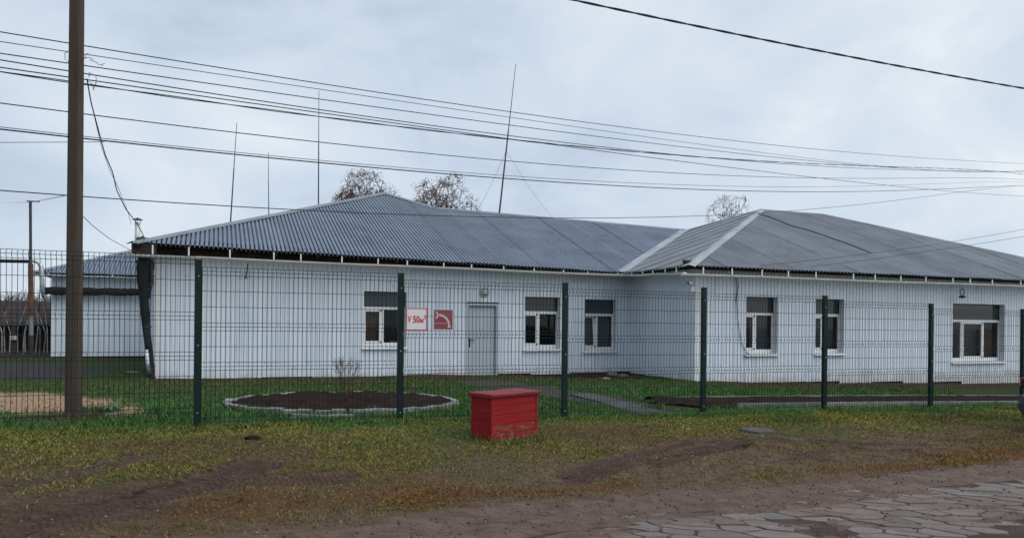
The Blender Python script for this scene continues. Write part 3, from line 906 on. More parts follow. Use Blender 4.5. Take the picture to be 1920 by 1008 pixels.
grass('verge_grass', 520000, (-9, 16, 3.6, T_FENCE + 0.12), acc_verge, h_verge, c_verge, wid(0.007, 0.012), 'short olive and yellow worn grass on the roadside verge', 1.7)
def acc_tuft(x, y, mk):
    cx = np.stack([np.hypot(x - p[0], y - p[1]) for p in TUFTS])
    return (np.exp(-(cx / 0.13) ** 2).max(0)) * 0.95
TUFTS = [on_ground(*p)[:2] for p in [(960, 829), (990, 826), (1015, 819), (905, 828), (884, 824), (935, 831), (150, 778), (170, 770), (205, 768), (225, 760), (100, 780), (690, 775), (660, 778), (450, 770), (1225, 768),
                                      (1400, 779), (1700, 784), (1760, 786), (1620, 782), (1860, 786), (1800, 780), (365, 803), (760, 797), (1065, 788)]]
grass('tall_grass_tufts', 160000, (-6, 15, 7.5, 13.5), acc_tuft, lambda x, y, mk: np.full(len(x), 0.13),
      lambda x, y, mk, n: pick(n, [(0.050, 0.120, 0.036, 3), (0.13, 0.16, 0.055, 2), (0.22, 0.18, 0.08, 1.2), (0.03, 0.05, 0.02, 2)]), wid(0.006, 0.010), 'longer untrimmed grass around the red box, poles and flower bed', 1.0)

# fallen leaves, clods and pebbles: small scattered bits
def scatter(name, n_try, box, accept, size, colour, label, cat, flat):
    s = RNG.uniform(box[0], box[1], n_try); t = RNG.uniform(box[2], box[3], n_try)
    x = s * U[0] + t * V[0]; y = s * U[1] + t * V[1]
    px = 960 + FPX * x / np.maximum(y, 0.5)
    k = (px > -100) & (px < 2020) & (y > 4.8); x, y = x[k], y[k]
    mk = masks(x, y); k = RNG.random(len(x)) < accept(x, y, mk); x, y = x[k], y[k]; mk = {q: w[k] for q, w in mk.items()}
    n = len(x); z = zdetail(x, y, mk)
    r = size * RNG.uniform(0.5, 1.5, n)
    base = np.array([[1, 0, 0], [0.1, .8, 0], [-1, .1, 0], [-.1, -.8, 0], [0, 0, 1.0], [0, 0, -1.0]])
    az = RNG.uniform(0, 6.28, n)
    P = np.zeros((n, 6, 3))
    for q in range(6):
        bx, by, bz = base[q]
        jit = RNG.uniform(0.75, 1.25, n)
        P[:, q, 0] = x + r * jit * (bx * np.cos(az) - by * np.sin(az)); P[:, q, 1] = y + r * jit * (bx * np.sin(az) + by * np.cos(az))
        P[:, q, 2] = z + r * flat * (bz + 0.5)
    C = np.ones((n, 6, 4)); C[:, :, :3] = colour(n)[:, None, :]
    tri = ((np.arange(n) * 6)[:, None] + np.array([[0, 1, 4, 1, 2, 4, 2, 3, 4, 3, 0, 4, 1, 0, 5, 2, 1, 5, 3, 2, 5, 0, 3, 5]])).reshape(-1)
    me = bpy.data.meshes.new(name)
    me.vertices.add(n * 6); me.vertices.foreach_set('co', P.reshape(-1).astype(np.float32))
    me.loops.add(len(tri)); me.loops.foreach_set('vertex_index', tri.astype(np.int32))
    me.polygons.add(n * 8); me.polygons.foreach_set('loop_start', (np.arange(n * 8) * 3).astype(np.int32))
    at = me.attributes.new('tint', 'FLOAT_COLOR', 'POINT'); at.data.foreach_set('color', C.reshape(-1).astype(np.float32))
    me.materials.append(M['blade']); me.update(); me.validate()
    o = bpy.data.objects.new(name, me); COL.objects.link(o); tag(o, label, cat, kind='stuff'); return o
scatter('mud_clods', 20000, (-8, 16, 3.6, 9.5), lambda x, y, m: 0.75 * m['mud'], 0.011, lambda n: pick(n, [(0.075, 0.055, 0.045, 3), (0.15, 0.11, 0.09, 3), (0.055, 0.038, 0.03, .8), (0.27, 0.24, 0.22, .5)]), 'crumbs of mud and pebbles strewn over the road edge', 'mud crumbs', 0.55)
scatter('fallen_leaves', 6500, (-8, 17, 8.0, 19), lambda x, y, m: 0.16 + 0.8 * m['lit'], 0.028, lambda n: pick(n, [(0.15, 0.085, 0.035, 3), (0.22, 0.14, 0.055, 1.5), (0.08, 0.048, 0.028, 3), (0.26, 0.20, 0.10, .7)]), 'brown fallen leaves littering the lawn and wall foot', 'fallen leaves', 0.18)

# ------------------------------------------------------------------ the building
BO = W(5, 20, 0.2)
building = empty('long_building', BO)
tag(building, 'long single-storey building clad in white ribbed sheet under grey corrugated hip roofs', 'building')

PITCH = 0.115
PROFILE = [(0.0, 0.0), (0.083, 0.0), (0.089, 0.026), (0.108, 0.026)]
def wall(a0, a1, place, z0, z1, holes=(), low=None, name='wall', nhat=None):
    """profiled sheets between a0 and a1 of a wall; place(a, depth, z) -> world"""
    root = empty(name, BO, None); root.parent = building; root.location = (0, 0, 0)
    SW = PITCH * 10
    k = 0; a = a0
    while a < a1 - 1e-6:
        b = min(a + SW, a1)
        cols = []
        q = 0
        while a + q * PITCH < b - 1e-6:
            for (o, d) in PROFILE:
                p = a + q * PITCH + o
                if p < b - 1e-6: cols.append((p, d))
            q += 1
        cols.append((b, 0.0))
        edges = []
        for h in holes:
            for e_ in (h[0], h[1]):
                if a < e_ < b: edges.append(e_)
        aa = [c[0] for c in cols]; dd = [c[1] for c in cols]
        allc = sorted(set([round(c, 5) for c in aa] + [round(c, 5) for c in edges]))
        dint = np.interp(allc, aa, dd)
        zb = (low(k) if low else 0.0) + z0((a + b) / 2)
        mb = MB(); mb2 = MB()
        prof = 0.0015 * (k % 2)
        full = any(h[0] <= a and h[1] >= b for h in holes)
        for (p, d), (p2, d2) in zip(zip(allc[:-1], dint[:-1]), zip(allc[1:], dint[1:])):
            mid = (p + p2) / 2
            spans = [(zb, z1)]
            for h in holes:
                if h[0] < mid < h[1]:
                    out = []
                    for (u0, u1) in spans:
                        if h[2] > u0: out.append((u0, min(u1, h[2])))
                        if h[3] < u1: out.append((max(u0, h[3]), u1))
                    spans = [sp for sp in out if sp[1] - sp[0] > 1e-3]
            for (u0, u1) in spans:
                (mb2 if full and u0 > 1.0 else mb).add([place(p, d - prof, u0), place(p2, d2 - prof, u0), place(p2, d2 - prof, u1), place(p, d - prof, u1)], [(0, 1, 2, 3)])
        if mb.v:
            mb.build('wall_panel', M['wall'], root)
        if mb2.v:
            mb2.build('wall_panel', M['wall'], root)
        a = b; k += 1
    sc = MB(); rs_ = random.Random(int(a0 * 100))
    for zz in (0.55, 1.45, 2.55):
        a = a0 + 0.04
        while a < a1:
            if not any(h[0] - .03 < a < h[1] + .03 and h[2] - .05 < zz < h[3] + .05 for h in holes):
                p = [place(a + i * .007, -0.006, zz + rs_.uniform(-.012, .012) + j * .007) for i, j in ((-1, -1), (1, -1), (1, 1), (-1, 1))]
                sc.add(p + [place(a, -0.009, zz)], [(0, 1, 2, 3)])
            a += PITCH * rs_.choice((2, 2, 3))
    if sc.v: tag(sc.build('screws', M['soffit'], root), kind='stuff')
    return root

HM = [  # windows and doors of the long wall: s0, s1, z0, z1
    (3.48, 4.56, 0.92, 2.30), (7.80, 8.84, 0.86, 2.26), (9.60, 10.58, 0.80, 2.23), (6.16, 7.03, -0.2, 2.06)]
HW = [(12.57, 13.56, 0.83, 2.28), (14.81, 15.79, 0.83, 2.27), (19.86, 22.03, 0.56, 2.24)]
rl = random.Random(3)
lowm = [0, 0.0, .015, .0, .0, .02, 0, .03, .0, .03, .05, .05]
wall(-1.20, 11.05, lambda a, d, z: W(a, T_WALL + d, z), lambda s: 0.20 - 0.004 * s, 3.0, HM, lambda k: lowm[k % 12])
loww = [.0, .0, .03, .05, .0, .06, .0, .07, .0, .0, .06, .0, .05, .0]
wall(11.05, 26.5, lambda a, d, z: W(a, T_WING + d, z), lambda s: 0.13 - 0.024 * (s - 11), 2.93, HW, lambda k: loww[k % 14])
wall(T_WING, T_WALL, lambda a, d, z: W(11.05 + d, a, z), lambda t: 0.11 + 0.02 * (t - T_WING), 2.95)
wall(-5.02, -1.25, lambda a, d, z: W(a, T_REAR + d, z), lambda s: 0.28, 3.0)
wall(T_WALL + 0.0, T_REAR, lambda a, d, z: W(-1.20 + d, T_WALL + T_REAR - a, z), lambda t: 0.2, 3.0)
wall(T_REAR, 36.0, lambda a, d, z: W(-5.02 + d, a, z), lambda t: 0.25, 3.0)
# rear and far end, out of sight: plain sheeted walls
bk = MB()
bk.stbox(-5.0, 27, 35.9, 36.0, 0, 3.0)
bk.build('rear_wall', M['wall'], building); bk = MB()
bk.stbox(26.4, 26.5, T_WING, 35.9, -0.5, 2.93)
bk.build('rear_wall', M['wall'], building)
pl = MB()
pl.stbox(-1.12, 6.15, T_WALL + 0.05, T_WALL + 0.25, -0.4, 0.34)
pl.build('plinth', M['plinth'], building); pl = MB()
pl.stbox(7.04, 11.10, T_WALL + 0.05, T_WALL + 0.25, -0.4, 0.34)
pl.build('plinth', M['plinth'], building); pl = MB()
pl.stbox(11.12, 26.4, T_WING + 0.05, T_WING + 0.25, -0.7, 0.2)
pl.build('plinth', M['plinth'], building); pl = MB()
pl.stbox(11.12, 11.3, T_WING + 0.25, T_WALL + 0.05, -0.4, 0.3)
pl.build('plinth', M['plinth'], building); pl = MB()
pl.stbox(-4.95, -1.15, T_REAR + 0.05, T_REAR + 0.25, -0.3, 0.45)
pl.build('plinth', M['plinth'], building)
fl = MB(); fl.stbox(-1.0, 26.2, 22.5, 35.8, 2.5, 2.55); fl.build('ceiling_board', M['dark_wood'], building)

ct = MB()
ct.stbox(-1.235, -1.13, T_WALL - 0.032, T_WALL - 0.004, 0.16, 3.0).stbox(-1.235, -1.205, T_WALL - 0.004, T_WALL + 0.10, 0.16, 3.0)
ct.build('corner_trim', M['white'], building)
ct = MB()
ct.stbox(11.018, 11.13, T_WING - 0.032, T_WING - 0.004, 0.10, 2.93).stbox(11.018, 11.046, T_WING - 0.004, T_WING + 0.10, 0.10, 2.93)
ct.build('corner_trim', M['white'], building)

def window(h, tw, layout, tilt=None):
    """layout: list of (fraction start, fraction end, has_casement)"""
    s0, s1, z0, z1 = h
    tf = tw + 0.17
    fr = MB()
    zt = z1 - (z1 - z0) * 0.275           # underside of the dark transom light
    B = 0.062
    fr.stbox(s0, s1, tf, tf + 0.06, zt - 0.075, zt, 0.006)                      # white transom bar
    fr.stbox(s0, s1, tf, tf + 0.06, z0, z0 + 0.10, 0.006)                       # bottom rail
    fr.stbox(s0, s0 + 0.035, tf + 0.002, tf + 0.06, z0 + 0.10, zt - 0.075); fr.stbox(s1 - 0.035, s1, tf + 0.002, tf + 0.06, z0 + 0.10, zt - 0.075)
    for (a, b, c) in layout[:-1]:
        q = s0 + (s1 - s0) * b
        fr.stbox(q - 0.036, q + 0.036, tf + 0.001, tf + 0.06, z0 + 0.10, zt - 0.075)
    w = fr.build('window', M['white'], building)
    lin = MB()
    lin.stbox(s0 - 0.004, s0, tw + 0.0, tf + 0.08, z0, z1); lin.stbox(s1, s1 + 0.004, tw + 0.0, tf + 0.08, z0, z1); lin.stbox(s0, s1, tw + 0.0, tf + 0.08, z1, z1 + 0.004)
    lin.stbox(s0, s1, tw, tf - 0.002, z0 - 0.004, z0)
    lin.build('reveal', M['plaster'], w)
    tr = MB(); tr.stbox(s0 + .002, s1 - .002, tf + 0.02, tf + 0.026, zt + 0.002, z1 - 0.002); tr.build('transom_pane', M['glass_dark'], w)
    ed = MB(); ed.stbox(s0, s0 + 0.02, tf, tf + 0.018, zt, z1); ed.stbox(s1 - 0.02, s1, tf, tf + 0.018, zt, z1); ed.stbox(s0 + .02, s1 - .02, tf, tf + 0.018, z1 - 0.02, z1)
    ed.build('transom_frame', M['black'], w)
    for i, (a, b, c) in enumerate(layout):
        p0 = s0 + (s1 - s0) * a + (0.035 if i == 0 else 0.036); p1 = s0 + (s1 - s0) * b - (0.035 if i == len(layout) - 1 else 0.036)
        y0, y1 = z0 + 0.10, zt - 0.075
        if c:
            k = 0.045
            cm = MB()
            tl = tilt if tilt and i == 0 else 0.0
            def pt(s, z, d): return W(s, tf - 0.012 + d + tl * (z - y0), z)
            for (c0, c1, d0, d1) in ((p0, p1, y0, y0 + k), (p0, p1, y1 - k, y1), (p0, p0 + k, y0 + k, y1 - k), (p1 - k, p1, y0 + k, y1 - k)):
                vs = [pt(c0, d0, 0), pt(c1, d0, 0), pt(c1, d1, 0), pt(c0, d1, 0), pt(c0, d0, .045), pt(c1, d0, .045), pt(c1, d1, .045), pt(c0, d1, .045)]
                cm.add(vs, [(0, 1, 2, 3), (5, 4, 7, 6), (0, 4, 5, 1), (3, 2, 6, 7), (0, 3, 7, 4), (1, 5, 6, 2)])
            cm.build('casement', M['white'], w)
            gm = MB(); gm.add([pt(p0 + k, y0 + k, .02), pt(p1 - k, y0 + k, .02), pt(p1 - k, y1 - k, .02), pt(p0 + k, y1 - k, .02)], [(0, 1, 2, 3)])
            gm.build('pane', M['glass'], w)
            hn = MB()
            for zz in (y0 + 0.02, y1 - 0.02):
                hn.stbox(p1 - 0.03, p1 + 0.012, tf - 0.026, tf - 0.0125, zz - 0.02, zz + 0.02)
            hn.build('hinge', M['cargrey'], w)
        else:
            gm = MB(); gm.add([W(p0, tf + 0.03, y0), W(p1, tf + 0.03, y0), W(p1, tf + 0.03, y1), W(p0, tf + 0.03, y1)], [(0, 1, 2, 3)])
            gm.build('pane', M['glass'], w)
    sl = MB(); sl.add([W(s0 - .05, tf, z0 + .0), W(s1 + .03, tf, z0), W(s1 + .03, tw - .07, z0 - .035), W(s0 - .05, tw - .07, z0 - .035),
                       W(s0 - .05, tf, z0 - .012), W(s1 + .03, tf, z0 - .012), W(s1 + .03, tw - .07, z0 - .062), W(s0 - .05, tw - .07, z0 - .062)],
                      [(0, 3, 2, 1), (4, 5, 6, 7), (3, 7, 6, 2), (0, 4, 7, 3), (1, 2, 6, 5), (0, 1, 5, 4)])
    sl.build('sill', M['white'], w)
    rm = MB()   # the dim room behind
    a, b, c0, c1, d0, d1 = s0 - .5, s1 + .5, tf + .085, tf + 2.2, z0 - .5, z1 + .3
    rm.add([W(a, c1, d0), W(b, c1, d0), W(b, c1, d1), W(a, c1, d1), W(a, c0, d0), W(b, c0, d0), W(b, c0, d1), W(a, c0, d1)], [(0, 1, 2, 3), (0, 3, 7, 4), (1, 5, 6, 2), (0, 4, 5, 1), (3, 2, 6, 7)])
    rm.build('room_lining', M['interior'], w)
    return w
window(HM[0], T_WALL, [(0, .46, True), (.46, 1, False)])
window(HM[1], T_WALL, [(0, .45, True), (.45, 1, False)])
window(HM[2], T_WALL, [(0, .46, True), (.46, 1, False)], tilt=0.10)
window(HW[0], T_WING, [(0, .42, True), (.42, 1, False)])
window(HW[1], T_WING, [(0, .42, True), (.42, 1, False)])
window(HW[2], T_WING, [(0, .27, False), (.27, .68, True), (.68, 1, False)])

def cloth(name, s0, s1, t, z0, z1, mat, label, cat, wave=0.02, n=24):
    mb = MB(); vs = []
    for i in range(n + 1):
        a = s0 + (s1 - s0) * i / n
        d = wave * math.sin(i * 1.9) + wave * 0.5 * math.sin(i * 0.7 + 1)
        vs += [W(a, t + d, z0), W(a, t + d, z1)]
    mb.add(vs, [(2 * i, 2 * i + 2, 2 * i + 3, 2 * i + 1) for i in range(n)])
    mb.add([v + np.array([*(V * 0.006), 0]) for v in vs], [(2 * i + 1, 2 * i + 3, 2 * i + 2, 2 * i) for i in range(n)])
    return tag(mb.build(name, mat, None, W((s0 + s1) / 2, t, z0)), label, cat)
cloth('curtain', 3.46, 3.90, T_WALL + 0.34, 0.95, 2.25, M['curtain_brown'], 'brown curtain inside the window nearest the white V 50 sign', 'curtain')
cloth('window_blind', 9.55, 10.62, T_WALL + 0.36, 0.8, 2.22, M['blind'], 'grey blind behind the window whose left casement is tilted open', 'blind', 0.012)
cloth('window_blind', 13.0, 13.62, T_WING + 0.40, 0.8, 2.0, M['blind'], 'pale blind half across the window behind the hanging wall cable', 'blind', 0.012)
cloth('window_blind', 14.75, 15.85, T_WING + 0.42, 0.8, 2.0, M['blind'], 'grey blind in the wing window partly hidden by a fence post', 'blind', 0.012)
cloth('window_blind', 19.8, 21.35, T_WING + 0.40, 0.6, 2.2, M['blind'], 'grey vertical blind in the wide three light window', 'blind', 0.02, 40)
cloth('curtain', 21.45, 22.0, T_WING + 0.36, 0.6, 1.45, M['curtain_brown'], 'short brown curtain in the right light of the wide window', 'curtain')
# pot plant with red flowers on the inner window sill
pp = empty('pot_plant', W(4.28, T_WALL + 0.30, 0.98))
tag(pp, 'pot plant with red flowers behind the glass beside the brown curtain', 'pot plant')
mb = MB(); mb.lathe(W(4.28, T_WALL + 0.36, 0.93), [(0.06, 0), (0.085, 0.13), (0.09, 0.14), (0.08, 0.14)], 14); mb.build('pot', M['pot'], pp)
lf = MB(); fw = MB(); rr = random.Random(5)
for k in range(46):
    c = W(4.28 + rr.gauss(0, .11), T_WALL + 0.36 + rr.gauss(0, .03), 1.16 + abs(rr.gauss(0, .14)))
    d = np.array([rr.uniform(-1, 1), rr.uniform(-1, 1), rr.uniform(-.5, .8)]); d /= np.linalg.norm(d); e1 = np.cross(d, [0.3, 0.5, 0.8]); e1 /= np.linalg.norm(e1)
    lf.add([c, c + d * .05 + e1 * .025, c + d * .10, c + d * .05 - e1 * .025], [(0, 1, 2, 3)])
for k in range(16):
    c = W(4.30 + rr.gauss(0, .07), T_WALL + 0.33 + rr.gauss(0, .02), 1.36 + rr.gauss(0, .05))
    fw.lathe(c, [(0.004, -.02), (0.026, 0), (0.02, .015), (0.004, .02)], 7)
lf.build('leaves', M['potleaf'], pp); fw.build('flowers', M['flower'], pp)

# steel door
h = HM[3]
dm = MB(); dm.stbox(h[0] + 0.05, h[1] - 0.05, T_WALL + 0.075, T_WALL + 0.12, 0.02, h[3] - 0.07, 0.004)
door = dm.build('door', M['door'], building)
df = MB()
df.stbox(h[0], h[0] + 0.047, T_WALL - 0.012, T_WALL + 0.13, 0.03, h[3]); df.stbox(h[1] - 0.047, h[1], T_WALL - 0.012, T_WALL + 0.13, 0.03, h[3]); df.stbox(h[0] + .047, h[1] - .047, T_WALL - 0.012, T_WALL + 0.13, h[3] - 0.067, h[3])
df.build('door_frame', M['door'], door)
dk = MB(); dk.stbox(h[0] - .01, h[1] + .01, T_WALL - 0.02, T_WALL - 0.0125, h[3] - 0.004, h[3] + 0.028); dk.build('lintel_gap_shade', M['black'], door)  # black strip standing in for the shade of the gap over the door
hd = MB(); hd.stbox(h[0] + .085, h[0] + .125, T_WALL + 0.066, T_WALL + 0.075, 0.90, 1.15, 0.003); hd.tube([W(h[0] + .105, T_WALL + 0.07, 1.09), W(h[0] + .105, T_WALL + 0.02, 1.09), W(h[0] + .235, T_WALL + 0.02, 1.09)], 0.011, 8)
hd.build('handle', M['black'], door)
hg = MB()
for zz in (0.35, 1.75): hg.tube([W(h[1] - .052, T_WALL + 0.066, zz - .05), W(h[1] - .052, T_WALL + 0.066, zz + .05)], 0.010, 8)
hg.build('hinge', M['door'], door)

# --- roofs
def roof_plane(name, poly_lo, poly_hi, a0, a1, place, mat, amp, pitch, waves, label=None, seam=0.008):
    """sheets of corrugated metal: place(a, b) -> world point, from b = lo(a) up to hi(a)"""
    root = empty(name, BO); root.parent = building; root.location = (0, 0, 0)
    if label: root['label'] = label
    lo = lambda a: np.interp(a, [q[0] for q in poly_lo], [q[1] for q in poly_lo])
    hi = lambda a: np.interp(a, [q[0] for q in poly_hi], [q[1] for q in poly_hi])
    knots = [q[0] for q in poly_lo] + [q[0] for q in poly_hi]
    SWID = waves * pitch; a = a0; k = 0
    rq = random.Random(len(name) + int(a0 * 10))
    while a < a1 - 1e-4:
        b = min(a + SWID, a1)
        be = min(b + pitch * 0.55, a1)
        kk = np.arange(math.floor((a - a0) / pitch) - 1, math.ceil((be - a0) / pitch) + 1)
        cols = [a0 + (q_ + f_) * pitch for q_ in kk for f_ in (0.0, 0.30, 0.41, 0.50, 0.59, 0.70)]
        cols = [q for q in cols if a < q < be] + [a, be] + [q for q in knots if a < q < be]
        cols = sorted(set(np.round(cols, 5)))
        lift = seam * (k % 2) + rq.uniform(-0.003, 0.003); eave = rq.uniform(-0.02, 0.02)
        vs = []; keep = []
        for q in cols:
            l0, h0 = float(lo(q)) + eave * 0.6, float(hi(q))
            if h0 < l0 + 0.002: h0 = l0 + 0.002
            ph = ((q - a0) / pitch) % 1.0
            d = amp * float(np.interp(ph, [0, .30, .41, .50, .59, .70, 1.0], [1.0, 0.80, -0.85, -1.0, -0.85, 0.80, 1.0])) + lift
            for bb in (l0, (l0 + h0) / 2, h0):
                vs.append(place(q, bb) + np.array([0, 0, d]))
        fs = []
        for i in range(len(cols) - 1):
            for r in range(2):
                fs.append((i * 3 + r, i * 3 + 3 + r, i * 3 + 4 + r, i * 3 + 1 + r))
        MB().add(vs, fs).build('roof_sheet', mat, root)
        a = b; k += 1
    return root
TE = 18.35
ZM = lambda s: 3.20 - 0.0206 * (s + 1.57)
mainz = lambda s, t: ZM(s) + 0.40 * (t - TE)
AP = (5.28, 25.30)                       # peak of the left block
roof_plane('roof', [(-1.62, TE), (10.50, TE), (16.35, 23.90)], [(-1.62, TE), (5.28, 25.30), (6.70, 23.92), (16.35, 23.90)], -1.62, 16.35,
           lambda a, b: W(a, b, mainz(a, b)), M['roof'], 0.028, 0.098, 11)
WE, WZ = 15.20, 2.94
WA, WB = (18.22, 22.05, 5.68), (21.25, 22.15, 5.70)
wfz = lambda s, t: WZ + (5.68 - WZ) / (22.05 - WE) * (t - WE)
roof_plane('roof', [(10.48, WE), (28.3, WE)], [(10.48, WE), (18.22, 22.05), (21.25, 22.10), (28.3, WE)], 10.48, 28.3,
           lambda a, b: W(a, b, wfz(a, b)), M['roof_old'], 0.021, 0.118, 9, seam=0.006)
wsl = (5.68 - WZ) / (18.22 - 10.48)
wlz = lambda s, t: WZ + wsl * (s - 10.48)
roof_plane('roof', [(WE, 10.48), (TE, 10.48), (23.9, 16.35)], [(WE, 10.48), (22.05, 18.22), (23.9, 16.35)], WE, 23.9,
           lambda a, b: W(b, a, wlz(b, a)), M['roof_old'], 0.026, 0.118, 4, seam=0.009)
# back and hidden planes
RZ0 = 3.03
roof_plane('roof', [(-5.50, 28.70), (-1.6, 28.70), (1.6, 32.3)], [(-5.50, 28.70), (-1.9, 32.3), (1.6, 32.3)], -5.50, 1.6,
           lambda a, b: W(a, b, RZ0 + 0.40 * (b - 28.7)), M['roof'], 0.024, 0.098, 11)
roof_plane('roof', [(28.7, -5.5), (35.9, -5.5)], [(28.7, -5.5), (32.3, -1.9), (35.9, -5.5)], 28.7, 35.9,
           lambda a, b: W(b, a, RZ0 + 0.40 * (b + 5.5)), M['roof'], 0.024, 0.098, 11)
lz = lambda s: ZM(-1.6) + (5.84 - ZM(-1.6)) / (5.28 + 1.62) * (s + 1.62)
hid = MB()
P = lambda s, t, z: W(s, t, z)
hid.add([P(-1.62, TE, 3.2), P(5.28, 25.3, 5.84), P(5.28, 32.3, 5.84), P(-1.62, 36.3, 3.2)], [(0, 1, 2, 3)])
hid.add([P(5.28, 25.3, 5.82), P(6.70, 23.92, 5.25), P(12.2, 29.5, 3.0), P(12.2, 36.3, 3.0), P(5.28, 32.3, 5.82)], [(0, 1, 2, 3, 4)])
hid.add([P(-1.62, 36.3, 3.2), P(5.28, 32.3, 5.82), P(12.2, 36.3, 3.0)], [(0, 1, 2)])
hid.add([P(6.70, 23.92, 5.24), P(16.35, 23.9, 5.04), P(22, 29.5, 3.0), P(12.2, 29.5, 3.0)], [(0, 1, 2, 3)])
hid.add([P(-1.9, 32.3, 4.46), P(1.6, 32.3, 4.46), P(1.6, 36.3, 2.9), P(-5.5, 35.9, 3.0)], [(0, 1, 2, 3)])
hid.add([P(18.22, 22.05, 5.66), P(21.25, 22.10, 5.66), P(28.3, 29.1, 2.94), P(11.2, 29.1, 2.94)], [(0, 1, 2, 3)])
hid.add([P(21.25, 22.10, 5.66), P(28.3, WE, 2.94), P(28.3, 29.1, 2.94)], [(0, 1, 2)])
hid.build('rear_roof', M['roof'], building)

def strip(name, pts, w, mat, lift=0.03, up=None, both=None):
    """bent metal flashing laid along a ridge, hip or valley: two wings with a fold"""
    mb = MB()
    pts = [np.asarray(p, float) for p in pts]
    d = pts[-1] - pts[0]; d /= np.linalg.norm(d)
    w1, w2 = [np.asarray(q, float) for q in both]
    for side, wv in ((1, w1), (2, w2)):
        q = wv - d * (wv @ d); q /= np.linalg.norm(q)
        vs = []
        for p in pts:
            b_ = p + np.array([0, 0, lift]); e_ = p + q * w + np.array([0, 0, lift * 0.8])
            vs += [b_, e_, e_ - np.array([0, 0, 0.012])]
        fs = []
        for i in range(len(pts) - 1):
            fs += [(3 * i, 3 * i + 3, 3 * i + 4, 3 * i + 1), (3 * i + 1, 3 * i + 4, 3 * i + 5, 3 * i + 2)]
        mb.add(vs, fs)
    return mb.build(name, mat, building)
def lerp(a, b, n): return [np.asarray(a) + (np.asarray(b) - np.asarray(a)) * i / n for i in range(n + 1)]
vU = np.array([U[0], U[1], 0]); vV = np.array([V[0], V[1], 0]); vZ = np.array([0, 0, 1.])
dn_f = -vV - 0.4 * vZ; dn_b = vV - 0.4 * vZ; dn_l = -vU - 0.36 * vZ; dn_r = vU - 0.4 * vZ
strip('hip_cap', lerp(W(-1.66, TE - .04, 3.2), W(*AP, 5.86), 6), 0.17, M['ridge'], 0.035, both=(dn_f, dn_l))
strip('hip_cap', lerp(W(*AP, 5.86), W(6.70, 23.92, 5.26), 3), 0.16, M['ridge'], 0.035, both=(dn_f, dn_r))
strip('ridge_cap', lerp(W(6.70, 23.92, 5.26), W(16.35, 23.9, 5.06), 6), 0.16, M['ridge'], 0.035, both=(dn_f, dn_b))
strip('ridge_cap', lerp(W(5.28, 25.3, 5.86), W(5.28, 32.3, 5.86), 4), 0.16, M['ridge'], 0.03, both=(dn_l, dn_r))
strip('hip_cap', lerp(W(10.46, WE - .02, WZ), W(*WA), 6), 0.15, M['flash'], 0.03, both=(dn_f, dn_l))
strip('hip_cap', lerp(W(16.35, 23.9, 5.04), W(*WA), 3), 0.16, M['ridge'], 0.04, both=(dn_b, dn_l))
strip('ridge_cap', lerp(W(*WA), W(*WB), 3), 0.16, M['ridge'], 0.04, both=(dn_f, dn_b))
strip('hip_cap', lerp(W(*WB), W(28.3, WE, WZ), 5), 0.16, M['ridge'], 0.035, both=(dn_f, dn_r))
strip('valley_flashing', lerp(W(10.48, TE - .02, WZ + .01), W(16.35, 23.9, 5.05), 5), 0.16, M['flash'], 0.032, both=(vU + wsl * vZ, vV * 0.3 + 0.12 * vZ))
strip('hip_cap', lerp(W(-5.54, 28.66, 3.03), W(-1.9, 32.3, 4.47), 4), 0.15, M['ridge'], 0.03, both=(dn_f, dn_l))

# dark open eaves: frieze boards, rafter tails, fascia lath
def frieze(a0, a1, place, z0, ztop, step=2.4):
    a = a0
    while a < a1 - 1e-3:
        b = min(a + step, a1) - 0.006
        for (lo_, hi_) in ((0.0, 0.47), (0.49, 1.0)):
            vs = []
            for d in (0.0, 0.025):
                for q in (a, b):
                    for f in (lo_, hi_):
                        vs.append(place(q, d, z0 + (ztop(q) - z0) * f))
            MB().add(vs, [(0, 2, 3, 1), (4, 5, 7, 6), (0, 1, 5, 4), (2, 6, 7, 3), (0, 4, 6, 2), (1, 3, 7, 5)]).build('frieze_board', M['dark_wood'], building)
        a += step
frieze(-1.20, 11.0, lambda a, d, z: W(a, T_WALL - 0.02 - d, z), 2.985, lambda s: mainz(s, T_WALL) - 0.04)
frieze(11.0, 26.5, lambda a, d, z: W(a, T_WING - 0.02 - d, z), 2.915, lambda s: wfz(s, T_WING) - 0.04)
frieze(T_WING, T_WALL, lambda a, d, z: W(11.05 - 0.02 - d, a, z), 2.935, lambda t: wlz(11.05, t) - 0.04)
frieze(-5.02, -1.3, lambda a, d, z: W(a, T_REAR - 0.02 - d, z), 2.985, lambda s: RZ0 + 0.4 * 0.47 - 0.04)
def rafters(a0, a1, step, place):
    a = a0
    while a < a1:
        mb = MB(); mb.add([place(a + i * 0.025, j, k) for k in (-0.10, -0.02) for j in (0, 1) for i in (-1, 1)], [(0, 2, 3, 1), (4, 5, 7, 6), (0, 1, 5, 4), (2, 6, 7, 3), (0, 4, 6, 2), (1, 3, 7, 5)])
        mb.build('rafter_tail', M['soffit'], building)
        a += step
rafters(-1.5, 10.6, 0.95, lambda a, j, k: W(a, TE + .05 + 0.55 * j, mainz(a, TE + .05 + .55 * j) + k))
rafters(10.7, 26.5, 0.95, lambda a, j, k: W(a, WE + .05 + 0.5 * j, wfz(a, WE + .05 + .5 * j) + k))
ba = MB()
ba.add([W(-1.66, TE - .03, 3.2), W(-1.66, T_REAR, 3.2), W(-1.66, T_REAR, 3.02), W(-1.66, TE - .03, 3.0), W(-1.62, TE - .03, 3.2), W(-1.62, T_REAR, 3.2), W(-1.62, T_REAR, 3.02), W(-1.62, TE - .03, 3.0)],
       [(0, 1, 2, 3), (4, 7, 6, 5), (0, 4, 5, 1), (3, 2, 6, 7), (0, 3, 7, 4)])
ba.stbox(-1.62, -1.24, TE + .04, TE + .065, 2.92, 3.17)
